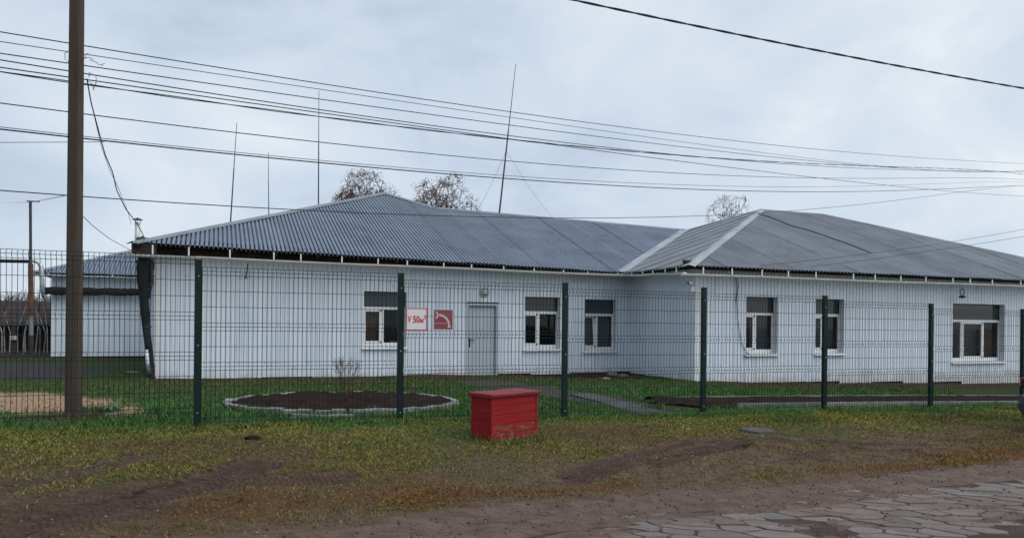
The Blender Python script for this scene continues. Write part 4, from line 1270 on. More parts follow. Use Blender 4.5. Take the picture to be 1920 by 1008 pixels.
ba.build('barge_board', M['soffit'], building)
sf = MB()
sf.add([W(-1.6, TE + .03, mainz(-1.6, TE + .03) - .025), W(10.5, TE + .03, mainz(10.5, TE + .03) - .025), W(11.0, T_WALL - .05, mainz(11, T_WALL) - .025), W(-1.6, T_WALL - .05, mainz(-1.6, T_WALL) - .025)], [(0, 1, 2, 3)])
sf.add([W(10.5, WE + .03, wfz(0, WE + .03) - .022), W(27, WE + .03, wfz(0, WE + .03) - .022), W(27, T_WING - .05, wfz(0, T_WING) - .022), W(10.7, T_WING - .05, wfz(0, T_WING) - .022)], [(0, 1, 2, 3)])
sf.build('soffit', M['soffit'], building)

# gutters hung on white straps
def gutter(p0, p1, top, n_str, r=0.062, skip=()):
    p0, p1 = np.asarray(p0, float), np.asarray(p1, float)
    mb = MB()
    d = p1 - p0; d /= np.linalg.norm(d); side = np.cross(d, vZ); side /= np.linalg.norm(side); N = 8; K = 8
    vs = []
    for i in range(K + 1):
        c = p0 + (p1 - p0) * i / K + vZ * (0.008 * math.sin(i * 1.7))
        for rad in (r, r - 0.006):
            for k in range(N + 1):
                an = math.pi * k / N
                vs.append(c + side * rad * math.cos(an) - vZ * rad * math.sin(an))
    m_ = 2 * (N + 1); fs = []
    for i in range(K):
        for k in range(N):
            fs.append((i * m_ + k, (i + 1) * m_ + k, (i + 1) * m_ + k + 1, i * m_ + k + 1))
            o = N + 1
            fs.append((i * m_ + o + k, i * m_ + o + k + 1, (i + 1) * m_ + o + k + 1, (i + 1) * m_ + o + k))
        fs.append((i * m_, i * m_ + N + 1, (i + 1) * m_ + N + 1, (i + 1) * m_)); fs.append((i * m_ + N, (i + 1) * m_ + N, (i + 1) * m_ + 2 * N + 1, i * m_ + 2 * N + 1))
    for i in (0, K):
        b0 = i * m_; fs.append(tuple(b0 + k for k in range(N + 1)))
    mb.add(vs, fs)
    g = mb.build('gutter', M['gutter'], building)
    for i in range(n_str):
        f = (i + 0.5) / n_str + random.uniform(-.012, .012)
        c = p0 + (p1 - p0) * f
        z1 = top(c)
        q = MB(); q.box(c + vZ * ((z1 - c[2]) / 2 + 0.0) + side * (r + .006 if side @ vV < 0 else -r - .006), 0.015, 0.005, max((z1 - c[2]) / 2, .02), d, side, vZ)
        q.build('gutter_strap', M['white'], g)
    return g
gutter(W(-1.75, TE - .10, 2.955), W(10.62, TE - .10, 2.90), lambda c: ZM(st(c[0], c[1])[0]) - 0.03, 15)
gutter(W(10.38, TE - .04, 2.90), W(10.38, WE + .02, 2.78), lambda c: WZ - 0.03, 6)
gutter(W(10.22, WE - .10, 2.745), W(27.5, WE - .10, 2.80), lambda c: WZ - 0.03, 19)
gutter(W(-5.45, 28.6, 2.98), W(-1.8, 28.6, 2.96), lambda c: RZ0 - 0.01, 4)

# ------------------------------------------------------------------ things fixed to the building
t = on_t(908, 547, T_WALL)
lamp = empty('bulkhead_lamp', t); tag(lamp, 'round white bulkhead lamp on the wall above the grey door', 'wall lamp')
mb = MB(); mb.lathe(t, [(0.105, 0.0), (0.125, -0.02), (0.125, -0.05), (0.100, -0.065), (0.098, -0.03)], 24, (*V, 0)); mb.build('ring', M['ventpipe'], lamp, smooth=False)
mb = MB(); mb.lathe(t, [(0.097, -0.04), (0.085, -0.075), (0.05, -0.095), (0.01, -0.10)], 20, (*V, 0)); mb.build('glass_cover', M['lamp_white'], lamp, smooth=True)
mb = MB()
for dz in (-0.035, 0.035): mb.tube([t + vZ * dz + vU * q - vV * (0.10 - 3.5 * q * q) for q in np.linspace(-.1, .1, 7)], 0.006, 5)
mb.tube([t + vU * 0.02 - vV * .01 + vZ * .12, t + vU * .02 - vV * .01 + vZ * 0.45], 0.008, 5)
mb.build('guard', M['white'], lamp)

t = on_t(1804, 552, T_WING - 0.28)
hl = empty('hanging_lantern', t); tag(hl, 'black ring hung lantern under the gutter above the wide window', 'lantern')
mb = MB(); mb.tube([t + vU * 0.075 * math.cos(a) + vZ * (0.06 + 0.105 * math.sin(a)) for a in np.linspace(0, 2 * math.pi, 25)], 0.013, 6); mb.build('ring', M['black'], hl)
mb = MB(); mb.lathe(t, [(0.02, -0.02), (0.10, -0.055), (0.115, -0.065), (0.03, -0.10), (0.01, -0.10)], 20); mb.build('shade', M['black'], hl)
mb = MB(); mb.tube([t + vZ * .165, t + vZ * 0.30, t + vZ * 0.30 + vV * 0.28], 0.009, 6); mb.build('bracket', M['black'], hl)

t = on_t(1298, 531, T_WING - 0.10)
cc = empty('security_camera', t); tag(cc, 'small white security camera on the corner of the right wing', 'security camera')
mb = MB(); mb.tube([t, t - vU * .15 - vV * .05 - vZ * .0], [0.028, 0.030], 10); mb.build('housing', M['white'], cc)
mb = MB(); mb.tube([t - vU * .15 - vV * .05, t - vU * .165 - vV * .055], [0.030, 0.024], 10); mb.build('lens', M['black'], cc)
mb = MB(); mb.tube([t - vU * .04 - vV * .015 - vZ * .02, t + vU * .05 + vV * .06 - vZ * .09, t + vU * .05 + vV * .10 - vZ * .09], 0.010, 6)
mb.stbox(*(lambda q: (q[0] - .01, q[0] + .12, T_WING - 0.06, T_WING - 0.006))(st(t[0], t[1])), t[2] - .20, t[2] - .08, 0.006); mb.build('bracket', M['white'], cc)
mb = MB()
pts = [on_t(q[0], q[1], T_WING - 0.02) for q in [(1303, 540), (1311, 538), (1312, 545), (1330, 544), (1343, 544), (1343, 517)]]
mb.tube(pts, 0.007, 5); mb.build('lead', M['white'], cc)

wc = MB(); wc.tube([on_t(q[0], q[1], T_WING - 0.03) for q in [(1379, 519), (1382, 540), (1380, 560), (1383, 590), (1386, 620), (1390, 642), (1400, 660), (1412, 668)]], 0.008, 5)
wc.tube([on_t(q[0], q[1], T_WING - 0.03) for q in [(1381, 519), (1385, 534), (1382, 552), (1381, 566)]], 0.006, 5)
wc.tube([on_t(q[0], q[1], T_WING - 0.05) for q in [(1394, 664), (1400, 672), (1400, 660)]], 0.007, 5)
tag(wc.build('wall_cable', M['cable'], None, on_t(1383, 590, T_WING)), 'loose black cable hanging down the right wing wall to a window', 'cable')

p = on_t(461, 520, T_WALL - 0.03)
br = MB(); br.tube([p, on_t(465, 494, T_WALL - 0.25)], 0.014, 6); br.tube([p, p + vV * .03], 0.024, 8)
tag(br.build('wall_strut', M['steel'], None, p), 'thin grey strut bracing the gutter to the long wall', 'bracket')

# insulated pipes at the left corner
pb = empty('leaning_pipe', on_ground(288, 709)); tag(pb, 'black bitumen wrapped pipe leaning down from the eaves at the building corner', 'pipe')
q = [on_t(270, 478, 18.45), on_t(268, 500, 18.5), on_t(268, 530, 18.55), on_t(271, 575, 18.6), on_t(276, 630, 18.6), on_t(281, 670, 18.6), on_t(286, 714, 18.6)]
mb = MB(); pts = []; rad = []
rr = random.Random(2)
for i in range(len(q) - 1):
    for k in range(5):
        pts.append(q[i] + (q[i + 1] - q[i]) * k / 5); f = (i + k / 5) / (len(q) - 1)
        rad.append(float(np.interp(f, [0, .25, .45, 1], [0.125, 0.13, 0.095, 0.068])) * rr.uniform(.92, 1.08))
pts.append(q[-1]); rad.append(0.085)
mb.tube(pts, rad, 10); mb.build('wrapping', M['bitumen'], pb, smooth=True)
mb = MB(); mb.tube([on_t(275, 655, 18.52), on_t(277, 680, 18.52), on_t(280, 700, 18.52)], [0.035, 0.045, 0.04], 8); mb.build('bare_section', M['foil'], pb, smooth=True)
mb = MB()
for (px, py, w) in ((270, 532, .115), (276, 612, .095), (283, 690, .085)): 
    c = on_t(px, py, 18.6); mb.lathe(c, [(w, -.015), (w, .015)], 10)
mb.build('clamp', M['steel'], pb)
sh = MB(); a_ = on_t(257, 488, 18.5); 
bxp = empty('corner_cabinet', on_t(268, 530, 18.7)); tag(bxp, 'dark boarded duct casing under the eaves at the left corner', 'duct casing')
mb = MB(); s_, z_ = st(*on_t(258, 490, 18.62)[:2])[0], 0
mb.add([on_t(254, 487, 18.70), on_t(288, 487, 18.70), on_t(284, 540, 18.70), on_t(268, 542, 18.70), on_t(254, 487, 18.84), on_t(288, 487, 18.84), on_t(284, 540, 18.84), on_t(268, 542, 18.84)],
       [(0, 1, 2, 3), (4, 7, 6, 5), (0, 4, 5, 1), (1, 5, 6, 2), (2, 6, 7, 3), (3, 7, 4, 0)])
mb.build('board', M['dark_wood'], bxp)
mb = MB(); mb.tube([on_t(284, 490, 18.66), on_t(285, 528, 18.66), on_t(281, 545, 18.66), on_t(279, 560, 18.7)], 0.035, 8); mb.build('side_pipe', M['steel'], bxp)

hp = MB(); pts = []; rad = []
for k in range(31):
    f = k / 30; pts.append(on_t(77 + (272 - 77) * f, 545 + 3 * f, T_REAR - 0.28) + vZ * rr.uniform(-.015, .015)); rad.append(0.125 * rr.uniform(.88, 1.1))
hpo = empty('wall_pipe', pts[0]); tag(hpo, 'black bitumen wrapped pipe running level across the rear white wall', 'pipe')
hp.tube(pts, rad, 10); hp.build('wrapping', M['bitumen'], hpo, smooth=True)
mb = MB()
for f in (0.15, 0.45, 0.75): 
    c = pts[int(30 * f)]; mb.box(c + vV * .2 - vZ * .02, .02, .10, .02, vU, vV, vZ); 
mb.build('bracket', M['steel'], hpo)

sp = empty('silver_pipe', on_t(85, 560, T_REAR - 0.4)); tag(sp, 'silver jacketed pipe bending down past the left end of the rear roof', 'pipe')
PT = T_REAR - 0.75
q = [(60, 489), (68, 490), (74, 493), (77, 500), (78, 512), (79, 530), (80, 548), (82, 558), (86, 563), (93, 565)]
mb = MB(); pts = [on_t(a, b, PT if b < 555 else PT + (b - 555) * 0.06) for a, b in q]; mb.tube(pts, [.04, .055, .065, .07, .072, .068, .06, .045, .04, .035], 10); mb.build('jacket', M['foil'], sp, smooth=True)
mb = MB(); mb.tube([on_t(-120, 484, PT + 0.2), on_t(-60, 487, PT + .1), on_t(0, 489, PT + 0.0), on_t(58, 490, PT)], 0.055, 8); mb.build('overhead_run', M['bitumen'], sp, smooth=True)

vp = empty('vent_pipe', on_t(257, 470, 20.2)); tag(vp, 'pale vent pipe with a little conical cowl behind the roof corner', 'vent pipe')
a_, b_ = on_t(257, 478, 20.2), on_t(258, 418, 20.2)
mb = MB(); mb.tube([a_, b_], 0.058, 14); mb.build('pipe', M['ventpipe'], vp, smooth=True)
mb = MB(); mb.lathe(b_, [(0.066, -.03), (0.066, .01), (0.058, .01)], 14); mb.build('collar', M['ventpipe'], vp)
mb = MB(); mb.lathe(b_, [(0.12, .075), (0.105, .085), (0.02, .125), (0.005, .128)], 16); mb.build('cowl', M['steel'], vp)
mb = MB()
for k in range(3):
    an = k * 2.1; mb.tube([b_ + np.array([.055 * math.cos(an), .055 * math.sin(an), 0]), b_ + np.array([.085 * math.cos(an), .085 * math.sin(an), .08])], .007, 4)
mb.build('cowl_legs', M['steel'], vp)

# antenna masts on the roof
def mast(bpx, tpx, tt, r0, r1, label, guy=()):
    b = on_t(*bpx, tt); top = on_t(*tpx, tt)
    root = empty('antenna_mast', b); tag(root, label, 'antenna mast', 'whip antennas above the roof')
    mid = b + (top - b) * 0.55
    mb = MB(); mb.tube([b - vZ * 0.35, b, mid], [r0, r0, r0 * .75], 6); mb.build('pole', M['steel'], root)
    mb = MB(); mb.tube([mid, mid + (top - mid) * .5 + vZ * 0, top], [r0 * .6, r1 * 1.3, r1], 5); mb.build('whip', M['steel'], root)
    mb = MB(); mb.lathe(b, [(r0 * 2.2, -.3), (r0 * 2.2, -.02), (r0, .02)], 8); mb.build('foot', M['steel'], root)
    for g in guy:
        a = b + (top - b) * 0.42; e_ = on_t(*g)
        mb = MB(); mb.tube([a + (e_ - a) * k / 6 - vZ * 0.10 * math.sin(math.pi * k / 6) for k in range(7)], 0.004, 4); mb.build('guy_wire', M['cable'], root)
    return root
mast((936, 402), (967, 120), 23.9, 0.030, 0.010, 'tallest antenna mast, leaning and stayed by guy wires on the ridge', [(1038, 411, 23.9), (893, 398, 24.2)])
mast((597, 388), (598, 170), 24.6, 0.022, 0.008, 'upright antenna mast just left of the roof peak')
mast((504, 408), (503, 285), 25.5, 0.016, 0.007, 'shortest and thinnest antenna mast over the left roof slope')
mast((432, 420), (444, 230), 23.5, 0.022, 0.008, 'leaning antenna mast furthest left, low on the hip')

# ------------------------------------------------------------------ wire mesh fence
F0 = on_t(373, 800, T_FENCE)
fence = empty('mesh_fence', F0); tag(fence, 'dark green welded wire mesh fence with bent ribs between square posts', 'fence')
post_px = [(-92, 449, 812), (373, 488, 801), (752, 513, 795), (1060, 531, 788), (1320, 540, 782), (1547, 555, 779), (1746, 570, 782), (1918, 580, 786), (2072, 592, 792)]
posts = []
for (px, yt, yb) in post_px:
    a = on_t(px, yt, T_FENCE); b = on_t(px, yb, T_FENCE)
    posts.append((st(a[0], a[1])[0], a[2], b[2]))
zt_fit = np.polyfit([p[0] for p in posts], [p[1] for p in posts], 1)
# one post, copied
PH = 2.30
pm = MB(); pm.box(np.array([0, 0, -PH / 2]), 0.040, 0.030, PH / 2, vU, vV, vZ, 0.004)
post0 = None
panels = []
H_ROWS = [0.0, .05, .10, .30, .50, .70, .75, .80, 1.0, 1.20, 1.25, 1.30, 1.50, 1.70, 1.90, 1.95]
BENDS = [.05, .75, 1.25, 1.95]
def bend(zd):
    return sum(max(0.0, 1 - abs(zd - b) / 0.05) for b in BENDS) * 0.036
def mesh_panel(length):
    mb = MB(); r = 0.0034
    knots = sorted(set([0.0, .10, .70, .80, 1.20, 1.30, 1.90] + BENDS + [2.0]))
    n = int(length / 0.055)
    def bar(pts, n_=4):
        mb.tube(pts, r, n_, False)
    for i in range(n + 1):
        a = i * length / n
        bar([vU * a - vV * bend(zd) - vZ * zd for zd in knots])
    for zd in H_ROWS:
        off = -vV * (bend(zd) + 0.005)
        bar([vU * 0 + off - vZ * zd, vU * length + off - vZ * zd])
    return mb
clip = MB(); clip.lathe(np.zeros(3), [(0.008, 0.004), (0.008, -0.002), (0.004, -0.006)], 8, (*V, 0))
for i, (s, ztop, zbot) in enumerate(posts):
    zt_ = ztop
    if post0 is None:
        post0 = pm.build('post', M['green'], fence, F0)
        cap = MB().box(np.array([0, 0, 0.006]), 0.043, 0.033, 0.006, vU, vV, vZ).build('post_cap', M['black'], None, (0, 0, 0)); cap.parent = post0
        # clips hold the panel to the post
        c0 = clip.build('clip', M['bolt'], None, (0, 0, 0)); c0.parent = post0; c0.location = tuple(-vV * 0.034 - vZ * 0.20)
        for zz in (1.07, 1.92):
            c1 = c0.copy(); COL.objects.link(c1); c1.parent = post0; c1.location = tuple(-vV * 0.034 - vZ * zz)
        post0.data.transform(Matrix.Translation((F0[0], F0[1], F0[2])))   # mesh was made about zero
        p_ = post0
    else:
        p_ = clone(post0, fence)
    p_.location = tuple(W(s, T_FENCE, zt_) - F0)
    if i < len(posts) - 1:
        s2 = posts[i + 1][0]
        L = s2 - s - 0.085
        pan = mesh_panel(L).build('mesh_panel', M['wire'], None, (0, 0, 0))
        pan.parent = fence
        drop = 0.085
        pan.location = tuple(W(s + 0.0425, T_FENCE - 0.035, (zt_ - drop)) - F0)

# ------------------------------------------------------------------ signs on the fence
def text_mesh(body, size, offset, mat, parent, fn, name):
    cu = bpy.data.curves.new(name, 'FONT'); cu.body = body; cu.size = size; cu.offset = offset; cu.resolution_u = 4
    to = bpy.data.objects.new(name, cu); COL.objects.link(to)
    dg = bpy.context.evaluated_depsgraph_get()
    me = bpy.data.meshes.new_from_object(to.evaluated_get(dg))
    bpy.data.objects.remove(to)
    co = np.array([v.co for v in me.vertices])
    return me, co
def sign_frame(p00, p11, t):
    a = on_t(*p00, t); b = on_t(*p11, t)
    s0, s1 = st(a[0], a[1])[0], st(b[0], b[1])[0]
    return s0, s1, b[2], a[2]
TS = T_FENCE - 0.075
s0, s1, z0, z1 = sign_frame((761.5, 577), (800.5, 619), TS)
sg = empty('volume_sign', W((s0 + s1) / 2, TS, z0)); tag(sg, 'white square sign with red border reading V 50м³ beside the fence post', 'sign')
MB().stbox(s0, s1, TS, TS + 0.004, z0, z1, 0.001).build('plate', M['sign_white'], sg)
bd = MB(); w_ = 0.011
bd.stbox(s0, s1, TS - .002, TS - .0005, z1 - w_, z1); bd.stbox(s0, s1, TS - .002, TS - .0005, z0, z0 + w_); bd.stbox(s0, s0 + w_, TS - .002, TS - .0005, z0 + w_, z1 - w_); bd.stbox(s1 - w_, s1, TS - .002, TS - .0005, z0 + w_, z1 - w_)
bd.build('border', M['sign_red'], sg)
def place_text(body, size, offset, xs, xe, zb, zt, parent, mat, name):
    me, co = text_mesh(body, size, offset, mat, parent, None, name)
    lo, hi = co.min(0), co.max(0)
    o0 = wloc(parent)
    for v in me.vertices:
        a = xs + (v.co.x - lo[0]) / (hi[0] - lo[0]) * (xe - xs); z = zb + (v.co.y - lo[1]) / (hi[1] - lo[1]) * (zt - zb)
        v.co = Vector(W(a, TS - 0.0025, z) - o0)
    me.materials.clear(); me.materials.append(mat)
    ob = bpy.data.objects.new(name, me); COL.objects.link(ob); ob.parent = parent
    return ob
sw, shh = s1 - s0, z1 - z0
place_text('V', 1, 0.03, s0 + sw * .07, s0 + sw * .25, z0 + shh * .34, z0 + shh * .655, sg, M['sign_red'], 'letter')
place_text('50', 1, 0.028, s0 + sw * .33, s0 + sw * .645, z0 + shh * .335, z0 + shh * .66, sg, M['sign_red'], 'number')
place_text('м', 1, 0.028, s0 + sw * .655, s0 + sw * .83, z0 + shh * .34, z0 + shh * .54, sg, M['sign_red'], 'letter')
place_text('3', 1, 0.02, s0 + sw * .85, s0 + sw * .95, z0 + shh * .51, z0 + shh * .70, sg, M['sign_red'], 'number')
s0, s1, z0, z1 = sign_frame((813, 579.5), (849, 618), TS)
hg_ = empty('hydrant_sign', W((s0 + s1) / 2, TS, z0)); tag(hg_, 'faded maroon square sign picturing a suction hose dipping into water', 'sign')
MB().stbox(s0, s1, TS, TS + 0.004, z0, z1, 0.001).build('plate', M['sign_maroon'], hg_)
sw, shh = s1 - s0, z1 - z0
def sp2(a, b): return W(s0 + sw * a, TS - 0.002, z0 + shh * (1 - b))
mb = MB()
def q2(pts): mb.add([sp2(a, b) for a, b in pts], [tuple(range(len(pts)))[::-1]])
q2([(.10, .10), (.17, .22), (.17, .34), (.10, .46), (.15, .46), (.235, .36), (.235, .20), (.15, .10)])
cen = (.27, .78)
prev = None
segs = [(.28, .275), (.38, .28), (.48, .31), (.58, .365), (.67, .445), (.74, .545), (.785, .655), (.80, .75)]
for (a, b) in zip(segs[:-1], segs[1:]):
    d = np.array(b) - np.array(a); L_ = np.linalg.norm(d); d /= L_; nn = np.array([-d[1], d[0]])
    a_, b_ = np.array(a) + d * .010, np.array(b) - d * .012; hw = .052
    q2([tuple(a_ - nn * hw), tuple(b_ - nn * hw), tuple(b_ + nn * hw), tuple(a_ + nn * hw)])
q2([(.745, .77), (.86, .77), (.875, .89), (.73, .89)])
mb.build('hose_picture', M['sign_pale'], hg_)
mb = MB()
wv = [(.03 + .92 * k / 40, .685 + .012 * math.sin(k * 1.6)) for k in range(31)]
for a, b in zip(wv[:-1], wv[1:]): q2([(a[0], a[1] - .008), (b[0], b[1] - .008), (b[0], b[1] + .008), (a[0], a[1] + .008)])
mb.build('water_line', M['sign_pale'], hg_)
bd = MB(); w_ = 0.006
bd.stbox(s0, s1, TS - .002, TS - .0005, z1 - w_, z1); bd.stbox(s0, s1, TS - .002, TS - .0005, z0, z0 + w_); bd.stbox(s0, s0 + w_, TS - .002, TS - .0005, z0 + w_, z1 - w_); bd.stbox(s1 - w_, s1, TS - .002, TS - .0005, z0 + w_, z1 - w_)
bd.build('border', M['sign_pale'], hg_)

# ------------------------------------------------------------------ the red wooden box
A0 = on_ground(921, 827); A1 = on_ground(1007, 814.5); A2 = on_ground(880.5, 820)
e1 = (A1 - A0)[:2]; L1 = np.linalg.norm(e1); e1 = e1 / L1; e2 = np.array([-e1[1], e1[0]])
L2 = float(np.linalg.norm((A2 - A0)[:2])) + 0.04
zg0 = float(min(A0[2], A1[2], A2[2]))
ztop = at_depth(917, 741, A0[1])[2] - 0.02
Hb = ztop - zg0
boxo = empty('red_box', A0); tag(boxo, 'red painted wooden box with a sloping plank lid standing on the verge', 'wooden box')
E1, E2 = np.array([*e1, 0]), np.array([*e2, 0])
def plank(name, c, hx, hy, hz, ax, ay, az, mat, bev=0.004):
    m_ = MB().box(np.zeros(3), hx, hy, hz, bev=bev)
    me_o = m_.build(name, mat, None, (0, 0, 0))
    Rm = Matrix((ax, ay, az)).transposed().to_4x4()
    me_o.parent = boxo
    me_o.matrix_local = Matrix.Translation(tuple(np.asarray(c) - A0)) @ Rm
    return me_o
nb = 5; ph = (Hb + 0.04) / nb
for k in range(nb):
    zc_ = zg0 - 0.04 + ph * (k + .5)
    wob = random.uniform(-.003, .003)
    mt = M['red_worn'] if k == 1 or k == 0 else M['red']
    plank('plank', A0 + E1 * L1 / 2 + E2 * (0.012 + wob) + vZ * (zc_ - A0[2]), L1 / 2 - 0.028, 0.012, ph / 2 - 0.0015, E1, E2, vZ, mt)
    plank('plank', A0 + E1 * L1 / 2 + E2 * (L2 - 0.012) + vZ * (zc_ - A0[2]), L1 / 2, 0.012, ph / 2 - 0.002, E1, E2, vZ, M['red'])
for k in range(2):
    ph2 = (Hb + .04) / 2; zc_ = zg0 - .04 + ph2 * (k + .5)
    plank('plank', A0 + E1 * 0.012 + E2 * (L2 / 2) + vZ * (zc_ - A0[2]), L2 / 2 - 0.026, 0.011, ph2 / 2 - 0.0015, E2, -E1, vZ, M['red'])
    plank('plank', A0 + E1 * (L1 - 0.012) + E2 * (L2 / 2) + vZ * (zc_ - A0[2]), L2 / 2 - 0.026, 0.011, ph2 / 2 - 0.0015, E2, -E1, vZ, M['red'])
for (a, b) in ((0, 0), (L1 - 0.0, 0)):
    plank('corner_post', A0 + E1 * (a + (0.012 if a == 0 else -0.012)) + E2 * 0.010 + vZ * (zg0 + Hb / 2 - .02 - A0[2]), Hb / 2 + .02, 0.016, 0.016, vZ, E1, E2, M['red'], 0.003)
nl = 6; lw = (L1 + 0.06) / nl
for k in range(nl):
    c = A0 + E1 * (-0.03 + lw * (k + .5)) + E2 * (L2 / 2 - 0.01) + vZ * (ztop + 0.024 + random.uniform(-.003, .003) - A0[2])
    tl = -0.012
    ay_ = np.array([*(e2 * math.cos(tl)), -math.sin(tl)]); az_ = np.cross(E1, ay_)
    plank('lid_board', c, L2 / 2 + 0.03, lw / 2 - 0.003, 0.013, ay_, -E1, az_, M['red_lid'], 0.003)
plank('lid_batten', A0 + E1 * L1 / 2 - E2 * 0.020 + vZ * (ztop + 0.001 - A0[2]), L1 / 2 + .03, .008, .013, E1, E2, vZ, M['red'], .003)
plank('lid_batten', A0 - E1 * 0.022 + E2 * L2 / 2 + vZ * (ztop + 0.002 - A0[2]), L2 / 2 + .02, .008, .016, E2, -E1, vZ, M['red'], .003)

# ------------------------------------------------------------------ flower bed
bx, by, ra, rb = BED
bz = float(zbase(bx, by))
bed = empty('flower_bed', (bx, by, bz)); tag(bed, 'oval flower bed of dark soil ringed with pale bricks on the lawn', 'flower bed')
n_r, n_a = 26, 120
vs = [(bx, by, bz + 0.17)]; fs = []
for i in range(1, n_r + 1):
    f = i / n_r
    for k in range(n_a):
        an = 2 * math.pi * k / n_a
        ds, dt = ra * 0.985 * f * math.cos(an), rb * 0.985 * f * math.sin(an)
        x, y = bx + ds * U[0] + dt * V[0], by + ds * U[1] + dt * V[1]
        z = float(zbase(x, y)) + 0.05 + 0.09 * (1 - f ** 2.5) + (float(fbm(np.array(x), np.array(y), .25, 3, 81)) - .5) * .16
        if f == 1: z -= 0.05
        vs.append((x, y, z))
for k in range(n_a): fs.append((0, 1 + k, 1 + (k + 1) % n_a))
for i in range(n_r - 1):
    for k in range(n_a):
        a, b = 1 + i * n_a + k, 1 + i * n_a + (k + 1) % n_a
        fs.append((a, a + n_a, b + n_a, b))
MB().add(vs, fs).build('soil', M['soil'], bed, smooth=True)
brick = MB().box(np.zeros(3), 0.105, 0.055, 0.040, bev=0.007).build('brick', M['kerbstone'], None, (0, 0, 0))
brick.parent = bed
first = True
an = 0.0; rr = random.Random(8)
while an < 2 * math.pi - 0.02:
    ds, dt = ra * math.cos(an), rb * math.sin(an)
    tx, ty = -ra * math.sin(an), rb * math.cos(an); sp_ = math.hypot(tx, ty)
    x, y = bx + ds * U[0] + dt * V[0], by + ds * U[1] + dt * V[1]
    z = float(zbase(x, y)) + 0.034 + rr.uniform(-.012, .012)
    o = brick if first else brick.copy()
    if not first: COL.objects.link(o); o.parent = bed
    first = False
    o.location = (x - bx, y - by, z - bz)
    o.rotation_euler = (rr.uniform(-.08, .08), rr.uniform(-.06, .06), math.atan2(ty, tx) + TH + rr.uniform(-.07, .07))
    an += (0.218 if rr.random() < .93 else 0.26) / sp_
# second course of loose blocks at the front
for k in range(5):
    p = on_ground(562 + 22 * k, 784)
    o = brick.copy(); COL.objects.link(o); o.parent = bed
    o.scale = (1.0, 1.25, 1.0)
    o.location = (p[0] - bx, p[1] - by, p[2] + 0.02 - bz); o.rotation_euler = (0, 0, TH + rr.uniform(-.15, .0))

# bare shrub in the bed
def branchy(mb, p, d, length, r, depth, rr, spread, twig_mb=None, tips=None, min_r=0.004, up=0.12, kids=(2, 4), shrink=0.72):
    n = 3; pts = [p]; rad = [r]; dd = d.copy(); q = p.copy()
    for i in range(n):
        dd = dd + np.array([rr.gauss(0, .10), rr.gauss(0, .10), rr.gauss(0, .07) + up * .3]); dd /= np.linalg.norm(dd)
        q = q + dd * length / n; pts.append(q); rad.append(max(r * (1 - 0.38 * (i + 1) / n), min_r))
    tgt = mb if (twig_mb is None or r > 0.03) else twig_mb
    tgt.tube(pts, rad, 3 if r < 0.03 else 5, False)
    if depth == 0:
        if tips is not None: tips.append((q, dd))
        return
    for k in range(rr.randint(*kids)):
        f = rr.uniform(0.45, 1.0); i = min(int(f * n), n - 1); base = pts[i] + (pts[i + 1] - pts[i]) * (f * n - i)
        ax = np.array([rr.gauss(0, 1), rr.gauss(0, 1), rr.gauss(0, 1)]); ax -= dd * (ax @ dd); ax /= np.linalg.norm(ax)
        an = rr.uniform(.5, 1.15) * spread
        nd = dd * math.cos(an) + ax * math.sin(an) + vZ * up; nd /= np.linalg.norm(nd)
        branchy(mb, base, nd, length * shrink * rr.uniform(.75, 1.15), max(r * 0.60, min_r), depth - 1, rr, spread, twig_mb, tips, min_r, up, kids, shrink)
    nd = dd + vZ * up * .5; nd /= np.linalg.norm(nd)
    branchy(mb, q, nd, length * shrink, rad[-1], depth - 1, rr, spread, twig_mb, tips, min_r, up, kids, shrink)
p = on_ground(648, 755); shrub = empty('bare_shrub', p); tag(shrub, 'leafless twiggy shrub standing in the soil of the flower bed', 'shrub')
mb = MB(); rr = random.Random(4)
for k in range(7):
    an = rr.uniform(0, 6.28); d = np.array([math.cos(an) * .28, math.sin(an) * .28, 1.0]); d /= np.linalg.norm(d)
    branchy(mb, p + np.array([math.cos(an) * .05, math.sin(an) * .05, .08]), d, .29, .0055, 3, rr, .55, None, None, .0022, .10, (1, 2), .70)
M['red_twig'] = simple('reddish_twig', (0.085, 0.038, 0.032), 0.9, 0, 0.3, 12)
mb.build('twigs', M['red_twig'], shrub)
mb = MB()
for k in range(6):
    an = k * 1.05; mb.tube([p + np.array([math.cos(an) * .05, math.sin(an) * .05, -.02]), p + np.array([math.cos(an) * .05, math.sin(an) * .05, .14])], .010, 5)
mb.build('stems', M['bark'], shrub)

# long garden bed with board edging
gb_o = W(GS0 + 4, GT0, float(zbase(*W(GS0 + 4, GT0, 0)[:2])))
gbed = empty('garden_bed', gb_o); tag(gbed, 'long strip of dug soil edged with weathered boards inside the right fence', 'garden bed')
ss = np.arange(GS0, 19.5, 0.12); tt = np.linspace(GT0, GT1, 9)
vs = []; fs = []
for j, t_ in enumerate(tt):
    for s_ in ss:
        t2 = t_ + (GT1 - t_) * 0.55 * float(sm(1.3, 0.0, s_ - GS0)) * (1 if j < 8 else 0)
        q = W(s_, t2, 0); hh = 0.05 + 0.10 * math.sin(math.pi * j / 8) + (float(fbm(np.array(q[0]), np.array(q[1]), .2, 3, 83)) - .5) * .07
        q[2] = float(zbase(q[0], q[1])) + hh; vs.append(q)
for j in range(8):
    for i in range(len(ss) - 1):
        a = j * len(ss) + i; fs.append((a, a + 1, a + len(ss) + 1, a + len(ss)))
MB().add(vs, fs).build('soil', M['soil'], gbed, smooth=True)
